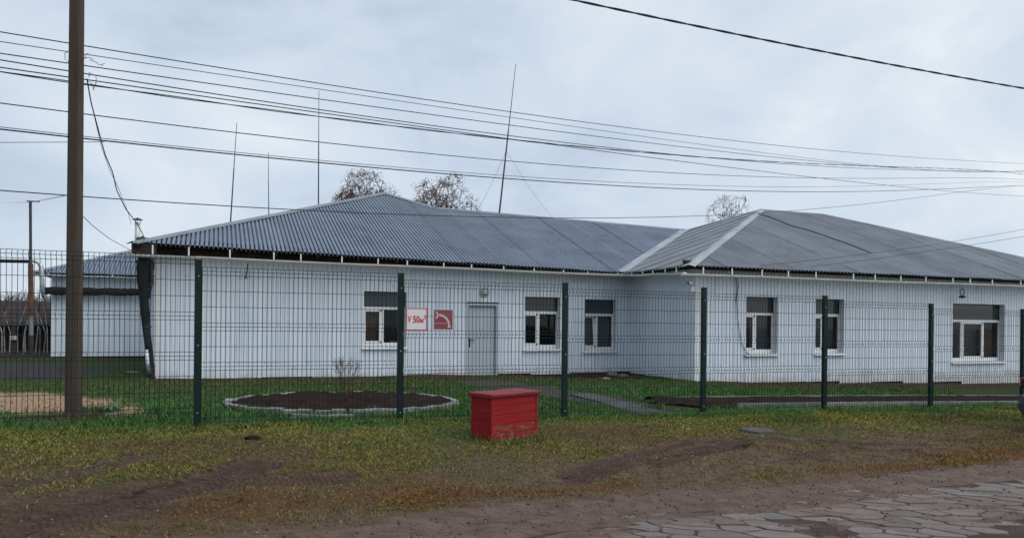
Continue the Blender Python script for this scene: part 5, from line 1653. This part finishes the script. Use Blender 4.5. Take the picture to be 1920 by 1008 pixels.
for row, tb_ in ((0, GT0 - 0.02), (1, GT1 + 0.02)):
    s_ = GS0 + (1.2 if row == 0 else 0.3)
    while s_ < 19.3:
        L_ = random.uniform(1.6, 2.4); e_ = min(s_ + L_, 19.5)
        a, b = W(s_, tb_ + random.uniform(-.015, .015), 0), W(e_ - .015, tb_ + random.uniform(-.015, .015), 0)
        za, zb_ = float(zbase(a[0], a[1])), float(zbase(b[0], b[1]))
        a[2], b[2] = za + .045, zb_ + .045
        d = b - a; L2_ = np.linalg.norm(d); d /= L2_; side = np.cross(vZ, d)
        MB().box((a + b) / 2, L2_ / 2, 0.022, 0.075 if row == 0 else .06, d, side, np.cross(d, side), .004).build('edging_board', M['kerbstone'] if row == 0 else M['board'], gbed)
        s_ = e_

# slabs, stones, path
pth = empty('slab_path', on_ground(1150, 760)); tag(pth, 'short run of worn grey concrete slabs across the lawn inside the fence', 'slab path')
for quad in ([(1112, 752), (1152, 750), (1205, 764), (1160, 768)], [(1163, 769), (1208, 765), (1256, 776), (1206, 780)], [(1068, 741), (1104, 739), (1148, 749), (1108, 751.5)]):
    P_ = [on_ground(*q) for q in quad]; c = np.mean(P_, 0)
    top = [p + vZ * .035 for p in P_]; low = [p - vZ * .08 for p in P_]; mid_ = [p + (c - p) * 0 + vZ * .028 for p in P_]
    top = [p + (c - p) * .02 for p in top]
    MB().add(top + mid_ + low, [(0, 1, 2, 3)] + [(i, 4 + i, 4 + (i + 1) % 4, (i + 1) % 4) for i in range(4)] + [(4 + i, 8 + i, 8 + (i + 1) % 4, 4 + (i + 1) % 4) for i in range(4)]).build('slab', M['slab'], pth, c)
P_ = [on_ground(*q) for q in [(1384, 808), (1412, 804), (1448, 808), (1452, 813), (1424, 815)]]; c = np.mean(P_, 0)
n = len(P_)
tag(MB().add([p + (c - p) * .05 + vZ * .035 for p in P_] + [p - vZ * .05 for p in P_], [tuple(range(n))[::-1]] + [(i, (i + 1) % n, n + (i + 1) % n, n + i) for i in range(n)]).build('flat_slab', M['slab'], None, c), 'flat grey stone slab lying loose on the verge near the tyre tracks', 'stone slab')
def stone(px, py, r, label, mat, flat=.55, seed=1):
    p = on_ground(px, py); p[2] = ground_z(p[0], p[1]); rr = random.Random(seed)
    vs = []; N = 9
    for (f, h) in ((.7, -.2), (1.0, .15), (.85, .6), (.45, .92)):
        for k in range(N):
            an = 2 * math.pi * k / N; q = r * f * rr.uniform(.8, 1.2)
            vs.append(p + np.array([q * math.cos(an) * 1.3, q * math.sin(an), r * flat * h * rr.uniform(.85, 1.15)]))
    fs = [(i * N + k, i * N + (k + 1) % N, (i + 1) * N + (k + 1) % N, (i + 1) * N + k) for i in range(3) for k in range(N)] + [tuple(3 * N + k for k in range(N))]
    return tag(MB().add(vs, fs).build('clod' if mat is M['soil'] else 'stone', mat, None, p), label, 'clod' if mat is M['soil'] else 'stone')
stone(474, 825, .075, 'dark clod of earth lying on the verge left of the red box', M['soil'], .6, 1)
stone(688, 796, .11, 'dark crumbly clod at the fence foot beside the second post', M['soil'], .35, 2)
stone(411, 802, .06, 'small brown stone by the foot of the leftmost fence post', M['stone'], .6, 3)
stone(1720, 889, .028, 'tiny white pebble on the orange worn turf at right', M['sign_white'], .7, 4)
stone(1148, 704, .16, 'pale rubble lump at the inner corner of the building', M['stone'], .7, 5)
stone(1168, 706, .12, 'smaller rubble lump beside the pale one in the inner corner', M['stone'], .7, 6)
stone(1136, 709, .10, 'broken brick lump in front of the inner corner', M['kerbstone'], .6, 7)
stone(250, 700, .16, 'flat stone scrap lying near the leaning black pipe', M['stone'], .25, 9)
stone(210, 782, .09, 'small pale stone in the grass beside the concrete pole', M['kerbstone'], .5, 10)
heap = MB(); hp0 = W(9.9, T_WALL - .45, 0); vs = []; fs = []
for i in range(9):
    for k in range(25):
        q = W(7.2 + 3.9 * k / 24, T_WALL - 1.1 + 1.15 * i / 8, 0)
        f = math.sin(math.pi * min(1, i / 8)) ** .6 * float(np.interp(k, [0, 8, 17, 24], [0, .5, 1, .8]))
        q[2] = float(zbase(q[0], q[1])) - .03 + .075 * f * (.6 + .8 * float(fbm(np.array(q[0]), np.array(q[1]), .4, 3, 88))); vs.append(q)
for i in range(8):
    for k in range(24):
        a = i * 25 + k; fs.append((a, a + 1, a + 26, a + 25))
tag(heap.add(vs, fs).build('earth_bank', M['soil'], None, hp0), 'low bank of dark earth along the wall in the inner corner', kind='structure')

# ------------------------------------------------------------------ utility pole and wires
pz = ground_z(POLE_XY[0], POLE_XY[1])
pyY = POLE_XY[1]
ptop = at_depth(147.5, -360, pyY)
upole = empty('utility_pole', (POLE_XY[0], POLE_XY[1], pz)); tag(upole, 'square tapering concrete utility pole behind the fence at left', 'utility pole')
b0 = np.array([POLE_XY[0], POLE_XY[1], pz - 0.3])
mb = MB(); vs = []
ang = math.radians(0)
px_, py_ = np.array([math.cos(ang), math.sin(ang), 0]), np.array([-math.sin(ang), math.cos(ang), 0])
for k, f in enumerate((0, .25, .5, .75, 1)):
    c = b0 + (ptop - b0) * f; hw = 0.084 - 0.014 * f; hd_ = 0.072 - 0.012 * f; bv = 0.016
    for (i, j, m_) in ((-1, -1, 0), (1, -1, 0), (1, -1, 1), (1, 1, 1), (1, 1, 0), (-1, 1, 0), (-1, 1, 1), (-1, -1, 1)):
        vs.append(c + px_ * (i * (hw - (bv if m_ == 0 else 0))) + py_ * (j * (hd_ - (bv if m_ == 1 else 0))))
fs = [(i * 8 + k, i * 8 + (k + 1) % 8, (i + 1) * 8 + (k + 1) % 8, (i + 1) * 8 + k) for i in range(4) for k in range(8)] + [tuple(range(32, 40))]
mb.add(vs, fs).build('shaft', M['pole'], upole)
A = np.array([POLE_XY[0], POLE_XY[1]]); Bp = np.array([34.0, 49.0])
def pole_c(y): return at_depth(np.interp(y, [0, 780], [146.5, 137]), y, pyY)
# the next pole along, beyond the right edge
q = np.array([Bp[0], Bp[1], float(zbase(*Bp))])
up2 = empty('utility_pole', q); tag(up2, 'far concrete utility pole beyond the right edge where the wires meet', 'utility pole')
MB().tube([q - vZ * .3, q + vZ * 13], [.14, .09], 8).build('shaft', M['pole'], up2)

def wire(pix, label, r, A=A, B=Bp, d_lo=-6.0, d_hi=None, deg=2, name='overhead_wire', twist=0.0, group='overhead wires along the street'):
    Av, Bv = np.asarray(A, float), np.asarray(B, float)
    L = np.linalg.norm(Bv - Av); dv = (Bv - Av) / L
    pts = [on_line(px, py, Av, Bv) for px, py in pix]
    d = np.array([(p[:2] - Av) @ dv for p in pts]); z = np.array([p[2] for p in pts])
    if deg == 0:
        dd = np.linspace(d.min(), d.max(), 40); o_ = np.argsort(d); zz = np.interp(dd, d[o_], z[o_])
    else:
        wts = 1.0 / np.maximum(np.array([p[1] for p in pts]), 3)
        c = np.polyfit(d, z, min(deg, len(pts) - 1), w=wts)
        dd = np.linspace(d_lo if d_lo is not None else d.min(), d_hi if d_hi is not None else L, 60); zz = np.polyval(c, dd)
    P3 = [np.array([*(Av + dv * q), h]) for q, h in zip(dd, zz)]
    mb = MB()
    if twist:
        for ph in (0, math.pi):
            Q = []; 
            for k in range(len(P3) - 1):
                for m_ in range(4):
                    f = m_ / 4; p = P3[k] + (P3[k + 1] - P3[k]) * f; a = (k * 4 + m_) * 0.55 + ph
                    Q.append(p + twist * (vZ * math.cos(a) + np.array([-dv[1], dv[0], 0]) * math.sin(a)))
            mb.tube(Q, r, 5)
    else:
        mb.tube(P3, r, 5)
    o = mb.build(name, M['cable'], None, P3[0])
    tag(o, label, 'wire', group)
    return o
wire([(0, 60), (159, 86), (640, 163), (1060, 224), (1500, 277), (1920, 307)], 'topmost thin wire crossing the pole', .0075, deg=3)
wire([(0, 77), (165, 104), (640, 174), (1060, 234), (1480, 293), (1920, 319)], 'thin wire second from the top at the pole', .0055, deg=3)
wire([(0, 100), (159, 123), (640, 193), (1060, 247), (1480, 298), (1920, 321)], 'thin wire third from the top at the pole', .0075, deg=3)
wire([(0, 112), (159, 138), (640, 214), (1060, 265), (1500, 310), (1920, 322)], 'wire fourth from the top, just above the close pair', .008, deg=3)
wire([(0, 127), (159, 149), (640, 216), (900, 252), (1060, 277), (1400, 317), (1920, 368)], 'wire that dips away below its neighbours towards the right', .008, deg=3)
wire([(0, 134), (159, 159), (640, 223), (1060, 273), (1400, 300), (1920, 327)], 'thick twisted cable lowest of the upper bunch at the pole', .007, twist=.009, deg=3)
wire([(0, 194), (159, 213), (640, 271), (1060, 311), (1500, 333), (1920, 337)], 'single wire running alone between the upper bunch and the lower bundle', .0075, deg=3)
wire([(0, 244), (159, 259), (310, 274), (640, 310), (1060, 343), (1380, 357), (1920, 348)], 'thick lower bundled cable with little spacers', .010, deg=3)
wire([(0, 238), (159, 257), (310, 271), (640, 304), (1060, 337), (1500, 350), (1920, 341)], 'thin messenger wire just over the lower bundled cable', .005, deg=3)
wire([(0, 357), (159, 370), (640, 394), (1031, 409), (1162, 410), (1400, 401), (1700, 372), (1920, 348)], 'lowest wire, skimming the roof ridge line', .0075, deg=3)
wire([(0, 267), (100, 267), (190, 266)], 'faint level wire left of the pole', .004, d_lo=-1.6, d_hi=0.35, deg=1)
# spacers on the bundled cable
# thick near cable, top right
wire([(1070, 0), (1280, 42), (1500, 88), (1720, 132), (1920, 165)], 'thick black twisted cable sweeping down across the top right sky', .0095, (0.2, 8.6), (14.0, 14.6), d_lo=-1.5, d_hi=14.5, deg=2, name='service_cable', twist=.0055, group='cables of the street')
# drop leads
H = on_t(268, 452, TE - .1)
wire([(163, 148), (170, 190), (186, 250), (197, 290), (212, 325), (218, 355), (236, 392), (258, 420), (272, 448)], 'kinked black drop cable hanging from the pole to the roof corner', .009, A, H[:2], deg=0, name='drop_cable', group='cables to the building')
wire([(163, 150), (176, 215), (190, 275), (206, 320), (222, 352), (240, 398), (246, 420)], 'thin loose lead beside the kinked drop cable', .004, A + np.array([.05, .02]), H[:2], deg=0, name='drop_cable', group='cables to the building')
wire([(153, 403), (175, 424), (205, 447), (245, 469), (262, 474)], 'thin straight lead from the pole to the gutter end', .005, A, H[:2], deg=0, name='drop_cable', group='cables to the building')
wire([(0, 380), (60, 379), (125, 366)], 'slack lead running left from the pole to the far mast', .006, on_t(57, 380, 26.5)[:2], A, deg=0, name='drop_cable', group='cables to the building')
g1 = W(9.4, 23.4, 0); 
wire([(900, 404), (1014, 413), (1118, 430), (1206, 440), (1295, 437)], 'dark cable sagging over the long roof towards the valley', .010, W(8.5, 23.6, 0)[:2], W(16.3, 23.6, 0)[:2], deg=0, name='roof_cable', group='cables on the roofs')
rp = []
for px, py in [(1421, 402), (1450, 411), (1484, 425), (1512, 432), (1545, 443), (1590, 459), (1632, 476)]:
    r_ = ray(px, py); s1_, t1_ = r_[0] * U[0] + r_[1] * U[1], r_[0] * V[0] + r_[1] * V[1]; sl_ = (5.68 - WZ) / (22.05 - WE)
    k = (WZ - sl_ * WE - ZC) / (r_[2] - sl_ * t1_); rp.append(r_ * k + np.array([0, 0, ZC + .03]))
tag(MB().tube(rp, .018, 6).build('roof_cable', M['cable'], None, rp[0]), 'thick dark cable lying down the front slope of the wing roof', 'cable', 'cables on the roofs')
E_ = on_t(1425, 497, WE)[:2]
wire([(1425, 497), (1560, 485), (1770, 454), (1920, 430)], 'upper of two thin wires rising right from the wing eaves', .006, E_, (30.0, 33.0), d_lo=0, d_hi=20, deg=2, name='drop_cable', group='cables to the building')
E2_ = on_t(1520, 500, WE)[:2]
wire([(1520, 500), (1640, 485), (1800, 462), (1920, 443)], 'lower of two thin wires rising right from the wing eaves', .006, E2_, (30.0, 31.0), d_lo=0, d_hi=19, deg=2, name='drop_cable', group='cables to the building')
# tangle of tie wire on the pole
rr = random.Random(12); tw = MB()
for (px, py) in ((166, 100), (168, 112), (127, 98), (166, 145), (165, 152)):
    c = at_depth(px, py, pyY - .1); pts = [c]
    for k in range(7): pts.append(pts[-1] + np.array([rr.gauss(0, .03), rr.gauss(0, .02), rr.gauss(-.008, .03)]))
    tw.tube(pts, .004, 4)
tw.build('tie_wire', M['cable'], upole)

# ------------------------------------------------------------------ far left: mast, lamp post, shed
b = on_t(59, 668, 27.5); tp = on_t(57, 377, 27.5)
ms = empty('rusty_mast', b); tag(ms, 'tall mast with a rusty lower tube and thin dark top at far left', 'mast')
j1 = on_t(57.5, 494, 27.5); j2 = on_t(58.5, 592, 27.5)
mb = MB(); mb.tube([j1, j2], .075, 8); mb.build('rusty_tube', M['rust'], ms)
mb = MB(); mb.tube([j2, on_t(58.8, 628, 27.5)], .062, 8); mb.build('pale_tube', M['kerbstone'], ms)
mb = MB(); mb.tube([on_t(58.8, 628, 27.5), b], .055, 8); mb.build('foot', M['dark_wood'], ms)
mb = MB(); mb.tube([tp, j1], .042, 8); mb.build('top_tube', M['steel'], ms)
mb = MB(); mb.tube([tp - vU * .1, tp + vU * .25], .018, 6); mb.build('cross_arm', M['steel'], ms)
b = on_t(25.5, 672, 29.5)
lp = empty('lamp_post', b); tag(lp, 'short dark post carrying a white box lamp before the birch trunks', 'lamp post')
mb = MB(); mb.tube([b, on_t(25.5, 611, 29.5)], .075, 8); mb.build('post', M['dark_wood'], lp)
c = on_t(25.5, 633, 29.38); mb = MB(); mb.box(c, .10, .07, .075, vU, vV, vZ, .015); mb.build('lamp_box', M['lamp_white'], lp)
mb = MB(); mb.box(c - vV * .071, .008, .006, .075, vU, vV, vZ); mb.build('strap', M['black'], lp)
# low fence rail
b = on_t(-60, 672, 31)
fr_ = empty('rail_fence', b); tag(fr_, 'dark pipe rail fence in front of the far shed', 'fence')
a_, c_ = on_t(-140, 608, 31), on_t(96, 609, 31)
mb = MB(); mb.tube([a_, c_], .045, 6); mb.build('top_rail', M['steel'], fr_)
for k in range(4):
    p = a_ + (c_ - a_) * (k + .3) / 4; MB().tube([p, np.array([p[0], p[1], .1])], .035, 6).build('post', M['steel'], fr_)
# dark shed
DS = 35.0
so = on_t(0, 664, DS); shed = empty('wooden_shed', so); tag(shed, 'long low dark brown boarded shed behind the birch trunks', 'shed')
s_a, s_b = st(*on_t(-420, 664, DS)[:2])[0], st(*on_t(150, 664, DS)[:2])[0]
zt_ = on_t(20, 603, DS)[2]; zr_ = on_t(20, 591, DS)[2]; zb_ = 0.0
nb = int((s_b - s_a) / .9)
for k in range(nb):
    a0_ = s_a + (s_b - s_a) * k / nb; a1_ = s_a + (s_b - s_a) * (k + 1) / nb - .03
    MB().stbox(a0_, a1_, DS + random.uniform(-.02, .02), DS + .06, zb_, zt_).build('wall_board', M['shed'], shed)
mb = MB()
mb.add([W(s_a - .4, DS - .5, zt_ - .08), W(s_b + .4, DS - .5, zt_ - .08), W(s_b + .4, DS + 3.5, zr_ + .55), W(s_a - .4, DS + 3.5, zr_ + .55), W(s_a - .4, DS - .5, zt_ - .02), W(s_b + .4, DS - .5, zt_ - .02), W(s_b + .4, DS + 3.5, zr_ + .65), W(s_a - .4, DS + 3.5, zr_ + .65)],
       [(0, 1, 2, 3), (4, 7, 6, 5), (0, 4, 5, 1), (2, 6, 7, 3), (1, 5, 6, 2), (0, 3, 7, 4)])
mb.build('roof', M['shed_roof'], shed)
mb = MB(); mb.stbox(s_a, s_a + .1, DS + .07, DS + 7, 0, zt_); mb.stbox(s_b - .1, s_b, DS + .07, DS + 7, 0, zt_); mb.stbox(s_a, s_b, DS + 7, DS + 7.1, 0, zt_); mb.build('rear_walls', M['shed'], shed)

# ------------------------------------------------------------------ trees
def tree(px, Yd, top_py, trunk_h, spread, depth, seed, label, name='bare_tree', group=None, leaves=0, bark='bark', twig='twig', rt=.2, length=2.2, kids=(2, 4), up=.16, min_r=.010, shrink=.72, droop=False, stems=1, wide=None):
    rr = random.Random(seed)
    b = at_depth(px, 640, Yd); b[2] = float(zbase(b[0], b[1]))
    root = empty(name, b); tag(root, label, 'tree', group)
    tips = []; tk = MB(); cr_ = MB()
    want = at_depth(px, top_py, Yd)[2] - b[2]
    top = b + np.array([rr.uniform(-.3, .3), 0, trunk_h])
    tk.tube([b - vZ * .2, b + vZ * trunk_h * .5 + np.array([rr.uniform(-.1, .1), 0, 0]), top], [rt * 1.25, rt, rt * .75], 8)
    for k in range(rr.randint(4, 5) * stems):
        an = rr.uniform(0, 6.28); tlt = rr.uniform(.15, .75) * spread
        d = np.array([math.cos(an) * tlt, math.sin(an) * tlt, 1.0]); d /= np.linalg.norm(d)
        branchy(cr_, top - vZ * rr.uniform(0, trunk_h * .25), d, length * rr.uniform(.8, 1.1), rt * .5, depth, rr, spread, None, tips, min_r, up, kids, shrink)
    # bring the crown to the height seen
    V3 = np.array(cr_.v); cur = V3[:, 2].max() - top[2]; k = (want - trunk_h) / cur
    kx = k; sh_ = 0.0
    if wide:
        hi_ = V3[V3[:, 2] > top[2] + 0.35 * cur]
        lo_q, hi_q = np.percentile(hi_[:, 0], 3), np.percentile(hi_[:, 0], 97)
        kx = (wide * Yd / FPX) / (hi_q - lo_q); sh_ = (lo_q + hi_q) / 2 - top[0]
    tf_ = lambda q: top + (q - top) * np.array([kx, kx, k]) - np.array([sh_ * kx, 0, 0]) * min(1.0, max(0.0, (q[2] - top[2]) / (0.35 * cur)))
    cr_.v = [tuple(tf_(q)) for q in V3]
    tk.build('trunk', M[bark], root)
    if droop:
        for (q, d) in tips:
            p = tf_(q)
            cr_.tube([p, p + np.array([rr.gauss(0, .12), rr.gauss(0, .12), -.25]), p + np.array([rr.gauss(0, .18), rr.gauss(0, .18), -.8 * rr.uniform(.5, 1.4)])], min_r * .8, 3, False)
    cr_.build('crown', M[twig], root)
    if leaves:
        lf = MB(); nt = len(tips)
        for i in range(leaves):
            q, d = tips[rr.randrange(nt)]
            p = tf_(q) + np.array([rr.gauss(0, .14), rr.gauss(0, .14), rr.gauss(0, .12)])
            if float(fbm(np.array(p[0] * 1.0), np.array(p[2] * 1.0), 1.0, 2, seed)) < .42: continue
            e1_ = np.array([rr.gauss(0, 1), rr.gauss(0, 1), rr.gauss(0, 1)]); e1_ /= np.linalg.norm(e1_); e2_ = np.cross(e1_, [.3, .8, .5]); e2_ /= np.linalg.norm(e2_)
            z_ = .052
            lf.add([p - e1_ * z_, p + e2_ * z_ * .6, p + e1_ * z_, p - e2_ * z_ * .6], [(0, 1, 2, 3)])
        tag(lf.build('dry_leaves', M['dry_leaf'], root), kind='stuff')
    return root
def dome_tree(px, Yd, top_py, half_px, rz, seed, label, name, bark, twig, rt, n_pts, leaves=0, droop=0.0, twig_r=.008, leaf_bias=0.0):
    """a bare crown grown through an ellipsoid: every point joins the nearest limb that is nearer the fork, limbs thicken with what they carry"""
    rg = np.random.default_rng(seed); rr = random.Random(seed)
    b = at_depth(px, 640, Yd); b[2] = float(zbase(b[0], b[1]))
    root = empty(name, b); tag(root, label, 'tree', 'bare trees behind the roof')
    rx = half_px * Yd / FPX; ztop = at_depth(px, top_py, Yd)[2]
    c = np.array([b[0], b[1], ztop - rz])
    fork = np.array([b[0] + rr.uniform(-.15, .15), b[1], c[2] - rz * 1.05])
    d = rg.normal(size=(n_pts, 3)); d /= np.linalg.norm(d, axis=1)[:, None]
    lump = 1 + 0.16 * np.sin(d[:, 0] * 5 + seed) * np.cos(d[:, 2] * 4 + seed * 2)
    P = c + d * (rg.random(n_pts)[:, None] ** 0.42) * np.array([rx, rx, rz]) * lump[:, None]
    P = P[P[:, 2] > fork[2] + .1]
    P = P[np.argsort(np.linalg.norm(P - fork, axis=1))]
    N = [fork]; par = [-1]; dirs = [np.array([0, 0, 1.])]
    for q in P:
        A_ = np.array(N); v = q - A_; L_ = np.linalg.norm(v, axis=1)
        cosv = (v * np.array(dirs)).sum(1) / np.maximum(L_, 1e-6)
        k = int(np.argmin(L_ * (1.6 - 0.75 * cosv)))
        vv = v[k] / max(L_[k], 1e-6); nd = dirs[k] * .45 + vv * .55; nd /= np.linalg.norm(nd)
        m_ = N[k] + v[k] * .5 + dirs[k] * L_[k] * .12
        N.append(m_); par.append(k); dirs.append(nd)
        N.append(q); par.append(len(N) - 2); dirs.append(vv)
    load = np.ones(len(N))
    for k in range(len(N) - 1, 0, -1): load[par[k]] += load[k]
    rad = np.maximum(twig_r, rt * (load / load[0]) ** 0.52)
    cr_ = MB(); kids_ = set(par)
    for k in range(1, len(N)):
        cr_.tube([N[par[k]], N[k]], [min(rad[par[k]], rad[k] * 1.35), rad[k]], 3 if rad[k] < .03 else 5, False)
    tips = [k for k in range(1, len(N)) if k not in kids_]
    for k in tips:
        for _ in range(4):
            dd = dirs[k] + rg.normal(size=3) * .55; dd /= np.linalg.norm(dd); L_ = rr.uniform(.18, .42)
            q = N[k] - dirs[k] * rr.uniform(0, .2)
            e_ = q + dd * L_ - vZ * droop * .3
            pts = [q, e_] if not droop else [q, e_, e_ + np.array([rr.gauss(0, .06), rr.gauss(0, .06), -droop * rr.uniform(.4, 1.2)])]
            cr_.tube(pts, [twig_r, twig_r * .6] if not droop else [twig_r, twig_r * .8, twig_r * .6], 3, False)
    cr_.build('crown', M[twig], root)
    tk = MB(); tk.tube([b - vZ * .2, (b + fork) / 2 + np.array([rr.uniform(-.1, .1), 0, 0]), fork + vZ * .05], [rt * 1.3, rt * 1.1, rt], 8); tk.build('trunk', M[bark], root)
    if leaves:
        lf = MB()
        for _ in range(leaves):
            p = N[tips[rr.randrange(len(tips))]] + rg.normal(size=3) * .15
            if float(fbm(np.array(p[0] * 1.0), np.array(p[2] * 1.0), .9, 2, seed)) + leaf_bias * (p[0] - b[0]) / rx < .46: continue
            e1_ = rg.normal(size=3); e1_ /= np.linalg.norm(e1_); e2_ = np.cross(e1_, [.3, .8, .5]); e2_ /= np.linalg.norm(e2_); z_ = .045
            lf.add([p - e1_ * z_, p + e2_ * z_ * .6, p + e1_ * z_, p - e2_ * z_ * .6], [(0, 1, 2, 3)])
        tag(lf.build('dry_leaves', M['dry_leaf'], root), kind='stuff')
    return root
dome_tree(681, 46, 319, 64, 2.5, 21, 'bare oak with clinging brown leaves behind the roof peak', 'oak_tree', 'bark', 'twig', .20, 1300, 11000, twig_r=.010)
dome_tree(825, 47, 330, 66, 2.4, 34, 'rounder bare tree right of the roof peak with a brown leafy side', 'oak_tree', 'bark', 'twig', .18, 1150, 5200, leaf_bias=-.16, twig_r=.010)
dome_tree(1364, 50, 361, 40, 2.4, 5, 'slender drooping bare birch behind the valley of the roofs', 'birch_tree', 'birch', 'twig', .11, 460, 0, droop=.40, twig_r=.008)
rr = random.Random(77)
lab = ['first', 'second', 'third', 'fourth', 'fifth', 'sixth', 'seventh', 'eighth', 'ninth', 'tenth']
for i, (px, yt, d_) in enumerate([(4, 566, 27.4), (10, 560, 28.2), (18, 570, 27.7), (33, 574, 28.5), (42, 562, 27.2), (48, 568, 28.4), (66, 576, 28.0), (74, 572, 27.4), (82, 566, 28.3), (89, 578, 27.8)]):
    tree(px, d_, yt, 1.7 if i % 2 else 1.5, .35, 3, 100 + i, lab[i] + ' thin birch counting from the left picture edge beside the far shed', 'birch_tree', 'birches in front of the shed', 0, bark='birch', twig='thicket', rt=.019, length=.4, kids=(1, 3), up=.2, min_r=.005)
# treeline far behind
tl = MB()
for k in range(420):
    px = rr.uniform(-260, 300); Yd = rr.uniform(70, 100); b = at_depth(px, 640, Yd); b[2] = 0
    hgt = at_depth(px, rr.uniform(548, 592) - (10 if rr.random() < .2 else 0), Yd)[2]
    pts = [b, b + vZ * hgt * .6 + np.array([rr.gauss(0, .2), 0, 0]), b + vZ * hgt + np.array([rr.gauss(0, .35), 0, 0])]
    tl.tube(pts, [.07, .05, .015], 3, False)
    for j in range(16):
        f = rr.uniform(.35, .95); p = b + vZ * hgt * f; an = rr.uniform(0, 6.28); L_ = rr.uniform(.5, 1.3) * (1.15 - f) * 1.6
        tl.tube([p, p + np.array([math.cos(an) * L_, math.sin(an) * L_, L_ * 1.3])], [.022, .010], 3, False)
tag(tl.build('far_treeline', M['thicket'], None, at_depth(20, 640, 85) * np.array([1, 1, 0])), 'purple brown bare woodland far behind the shed', 'woodland', kind='stuff')

# ------------------------------------------------------------------ parked car at the right edge
CS, CT = 11.53, 8.08                       # rear corner nearest the fence
cz = float(zbase(*W(CS + 1, CT - .8, 0)[:2]))
car = empty('parked_car', W(CS + 2, CT - .85, cz)); tag(car, 'dark red hatchback cut off by the right picture edge with a grey rear bumper', 'car')
def cp(l, w, z): return W(CS + l, CT - 0.86 + w, cz + z)      # l forward from the tail, w across, z up
def loft(secs, name, mat, parent=car):
    mb = MB(); vs = []; n = None
    for (l, pts) in secs:
        ring = [(w, z) for (w, z) in pts] + [(-w, z) for (w, z) in pts[::-1]]
        n = len(ring)
        vs += [cp(l + 0.0, w, z) for w, z in ring]
    fs = [(i * n + k, (i + 1) * n + k, (i + 1) * n + (k + 1) % n, i * n + (k + 1) % n) for i in range(len(secs) - 1) for k in range(n)]
    fs += [tuple(range(n)), tuple((len(secs) - 1) * n + k for k in range(n))[::-1]]
    return mb.add(vs, fs).build(name, mat, parent, smooth=False)
def sec(w, zl, zb, wt): return [(w * .88, zl), (w * .97, zl + .10), (w, (zl + zb) / 2), (w * .985, zb - .10), (wt, zb)]
loft([(.10, sec(.70, .32, .95, .60)), (.16, sec(.80, .28, 1.0, .70)), (.5, sec(.85, .24, 1.0, .76)), (1.2, sec(.86, .22, .96, .78)), (2.6, sec(.86, .22, .95, .78)), (3.2, sec(.85, .24, .92, .76)), (3.9, sec(.78, .28, .80, .66)), (4.05, sec(.66, .34, .70, .52))], 'body', M['carpaint'])
def gsec(w0, z0, w1, z1): return [(w0, z0), ((w0 + w1) / 2 + .02, (z0 + z1) / 2), (w1, z1 - .03), (w1 - .08, z1)]
loft([(.22, gsec(.66, .98, .60, 1.02)), (.42, gsec(.74, .98, .60, 1.36)), (.8, gsec(.76, .96, .60, 1.46)), (1.9, gsec(.77, .95, .61, 1.47)), (2.35, gsec(.76, .94, .58, 1.36)), (2.95, gsec(.72, .92, .62, .96))], 'cabin', M['carglass'])
loft([(.60, [(.57, 1.458), (.55, 1.478), (.3, 1.495)]), (1.2, [(.60, 1.462), (.57, 1.487), (.3, 1.505)]), (1.95, [(.58, 1.455), (.55, 1.475), (.3, 1.49)])], 'roof', M['carpaint'])
loft([(.0, sec(.74, .34, .56, .70)), (.05, sec(.83, .26, .58, .80)), (.22, sec(.868, .24, .57, .85)), (.34, sec(.870, .26, .55, .862))], 'rear_bumper', M['cargrey'])
for sg_ in (-1, 1):
    mb = MB(); c = cp(.19, sg_ * .76, .77)
    mb.box(c, .085, .09, .085, vU, vV, vZ, .03); mb.build('tail_light', M['tail'], car)
mb = MB(); mb.box(cp(.02, 0, .585), .03, .70, .022, vU, vV, vZ, .008); mb.build('bumper_step', M['carchrome'], car)
mb = MB(); mb.box(cp(.085, 0, .72), .006, .26, .056, vU, vV, vZ, .002); mb.build('number_plate', M['sign_white'], car)
whl = None
for l in (.78, 3.25):
    for sg_ in (-1, 1):
        c = cp(l, sg_ * .74, .30)
        if whl is None:
            mb = MB(); mb.lathe(np.zeros(3), [(.20, -.09), (.29, -.095), (.305, -.06), (.305, .06), (.29, .095), (.20, .09)], 24, (*V, 0)); whl = mb.build('wheel', M['tyre'], None, (0, 0, 0)); whl.parent = car; o = whl
            mb = MB(); mb.lathe(np.zeros(3), [(.05, -.098), (.20, -.085), (.20, .085), (.05, .098)], 20, (*V, 0)); r_ = mb.build('rim', M['carchrome'], None, (0, 0, 0)); r_.parent = whl
        else:
            o = clone(whl, car)
        o.location = tuple(c - wloc(car))

# ------------------------------------------------------------------ leafy weeds by the pole
def weed(px, py, n, L, label, seed):
    p = on_ground(px, py); p[2] = ground_z(p[0], p[1]); rr = random.Random(seed); root = empty('broadleaf_weed', p); tag(root, label, 'weed', 'weeds by the pole')
    for k in range(n):
        an = rr.uniform(0, 6.28); l_ = L * rr.uniform(.6, 1.2); w_ = l_ * .13; d = np.array([math.cos(an), math.sin(an), 0]); e_ = np.array([-math.sin(an), math.cos(an), 0]); vs = []
        for f in np.linspace(0, 1, 6):
            q = p + d * l_ * f + vZ * (l_ * (1.1 * f - 1.0 * f * f)); ww = w_ * math.sin(math.pi * min(1, .12 + f * .88)) ; vs += [q - e_ * ww, q + e_ * ww]
        MB().add(vs, [(2 * i, 2 * i + 1, 2 * i + 3, 2 * i + 2) for i in range(5)]).build('leaf', M['potleaf'], root)
weed(206, 772, 12, .28, 'larger spreading weed rosette right of the concrete pole', 1)
weed(166, 772, 9, .20, 'smaller weed at the foot of the concrete pole', 2)
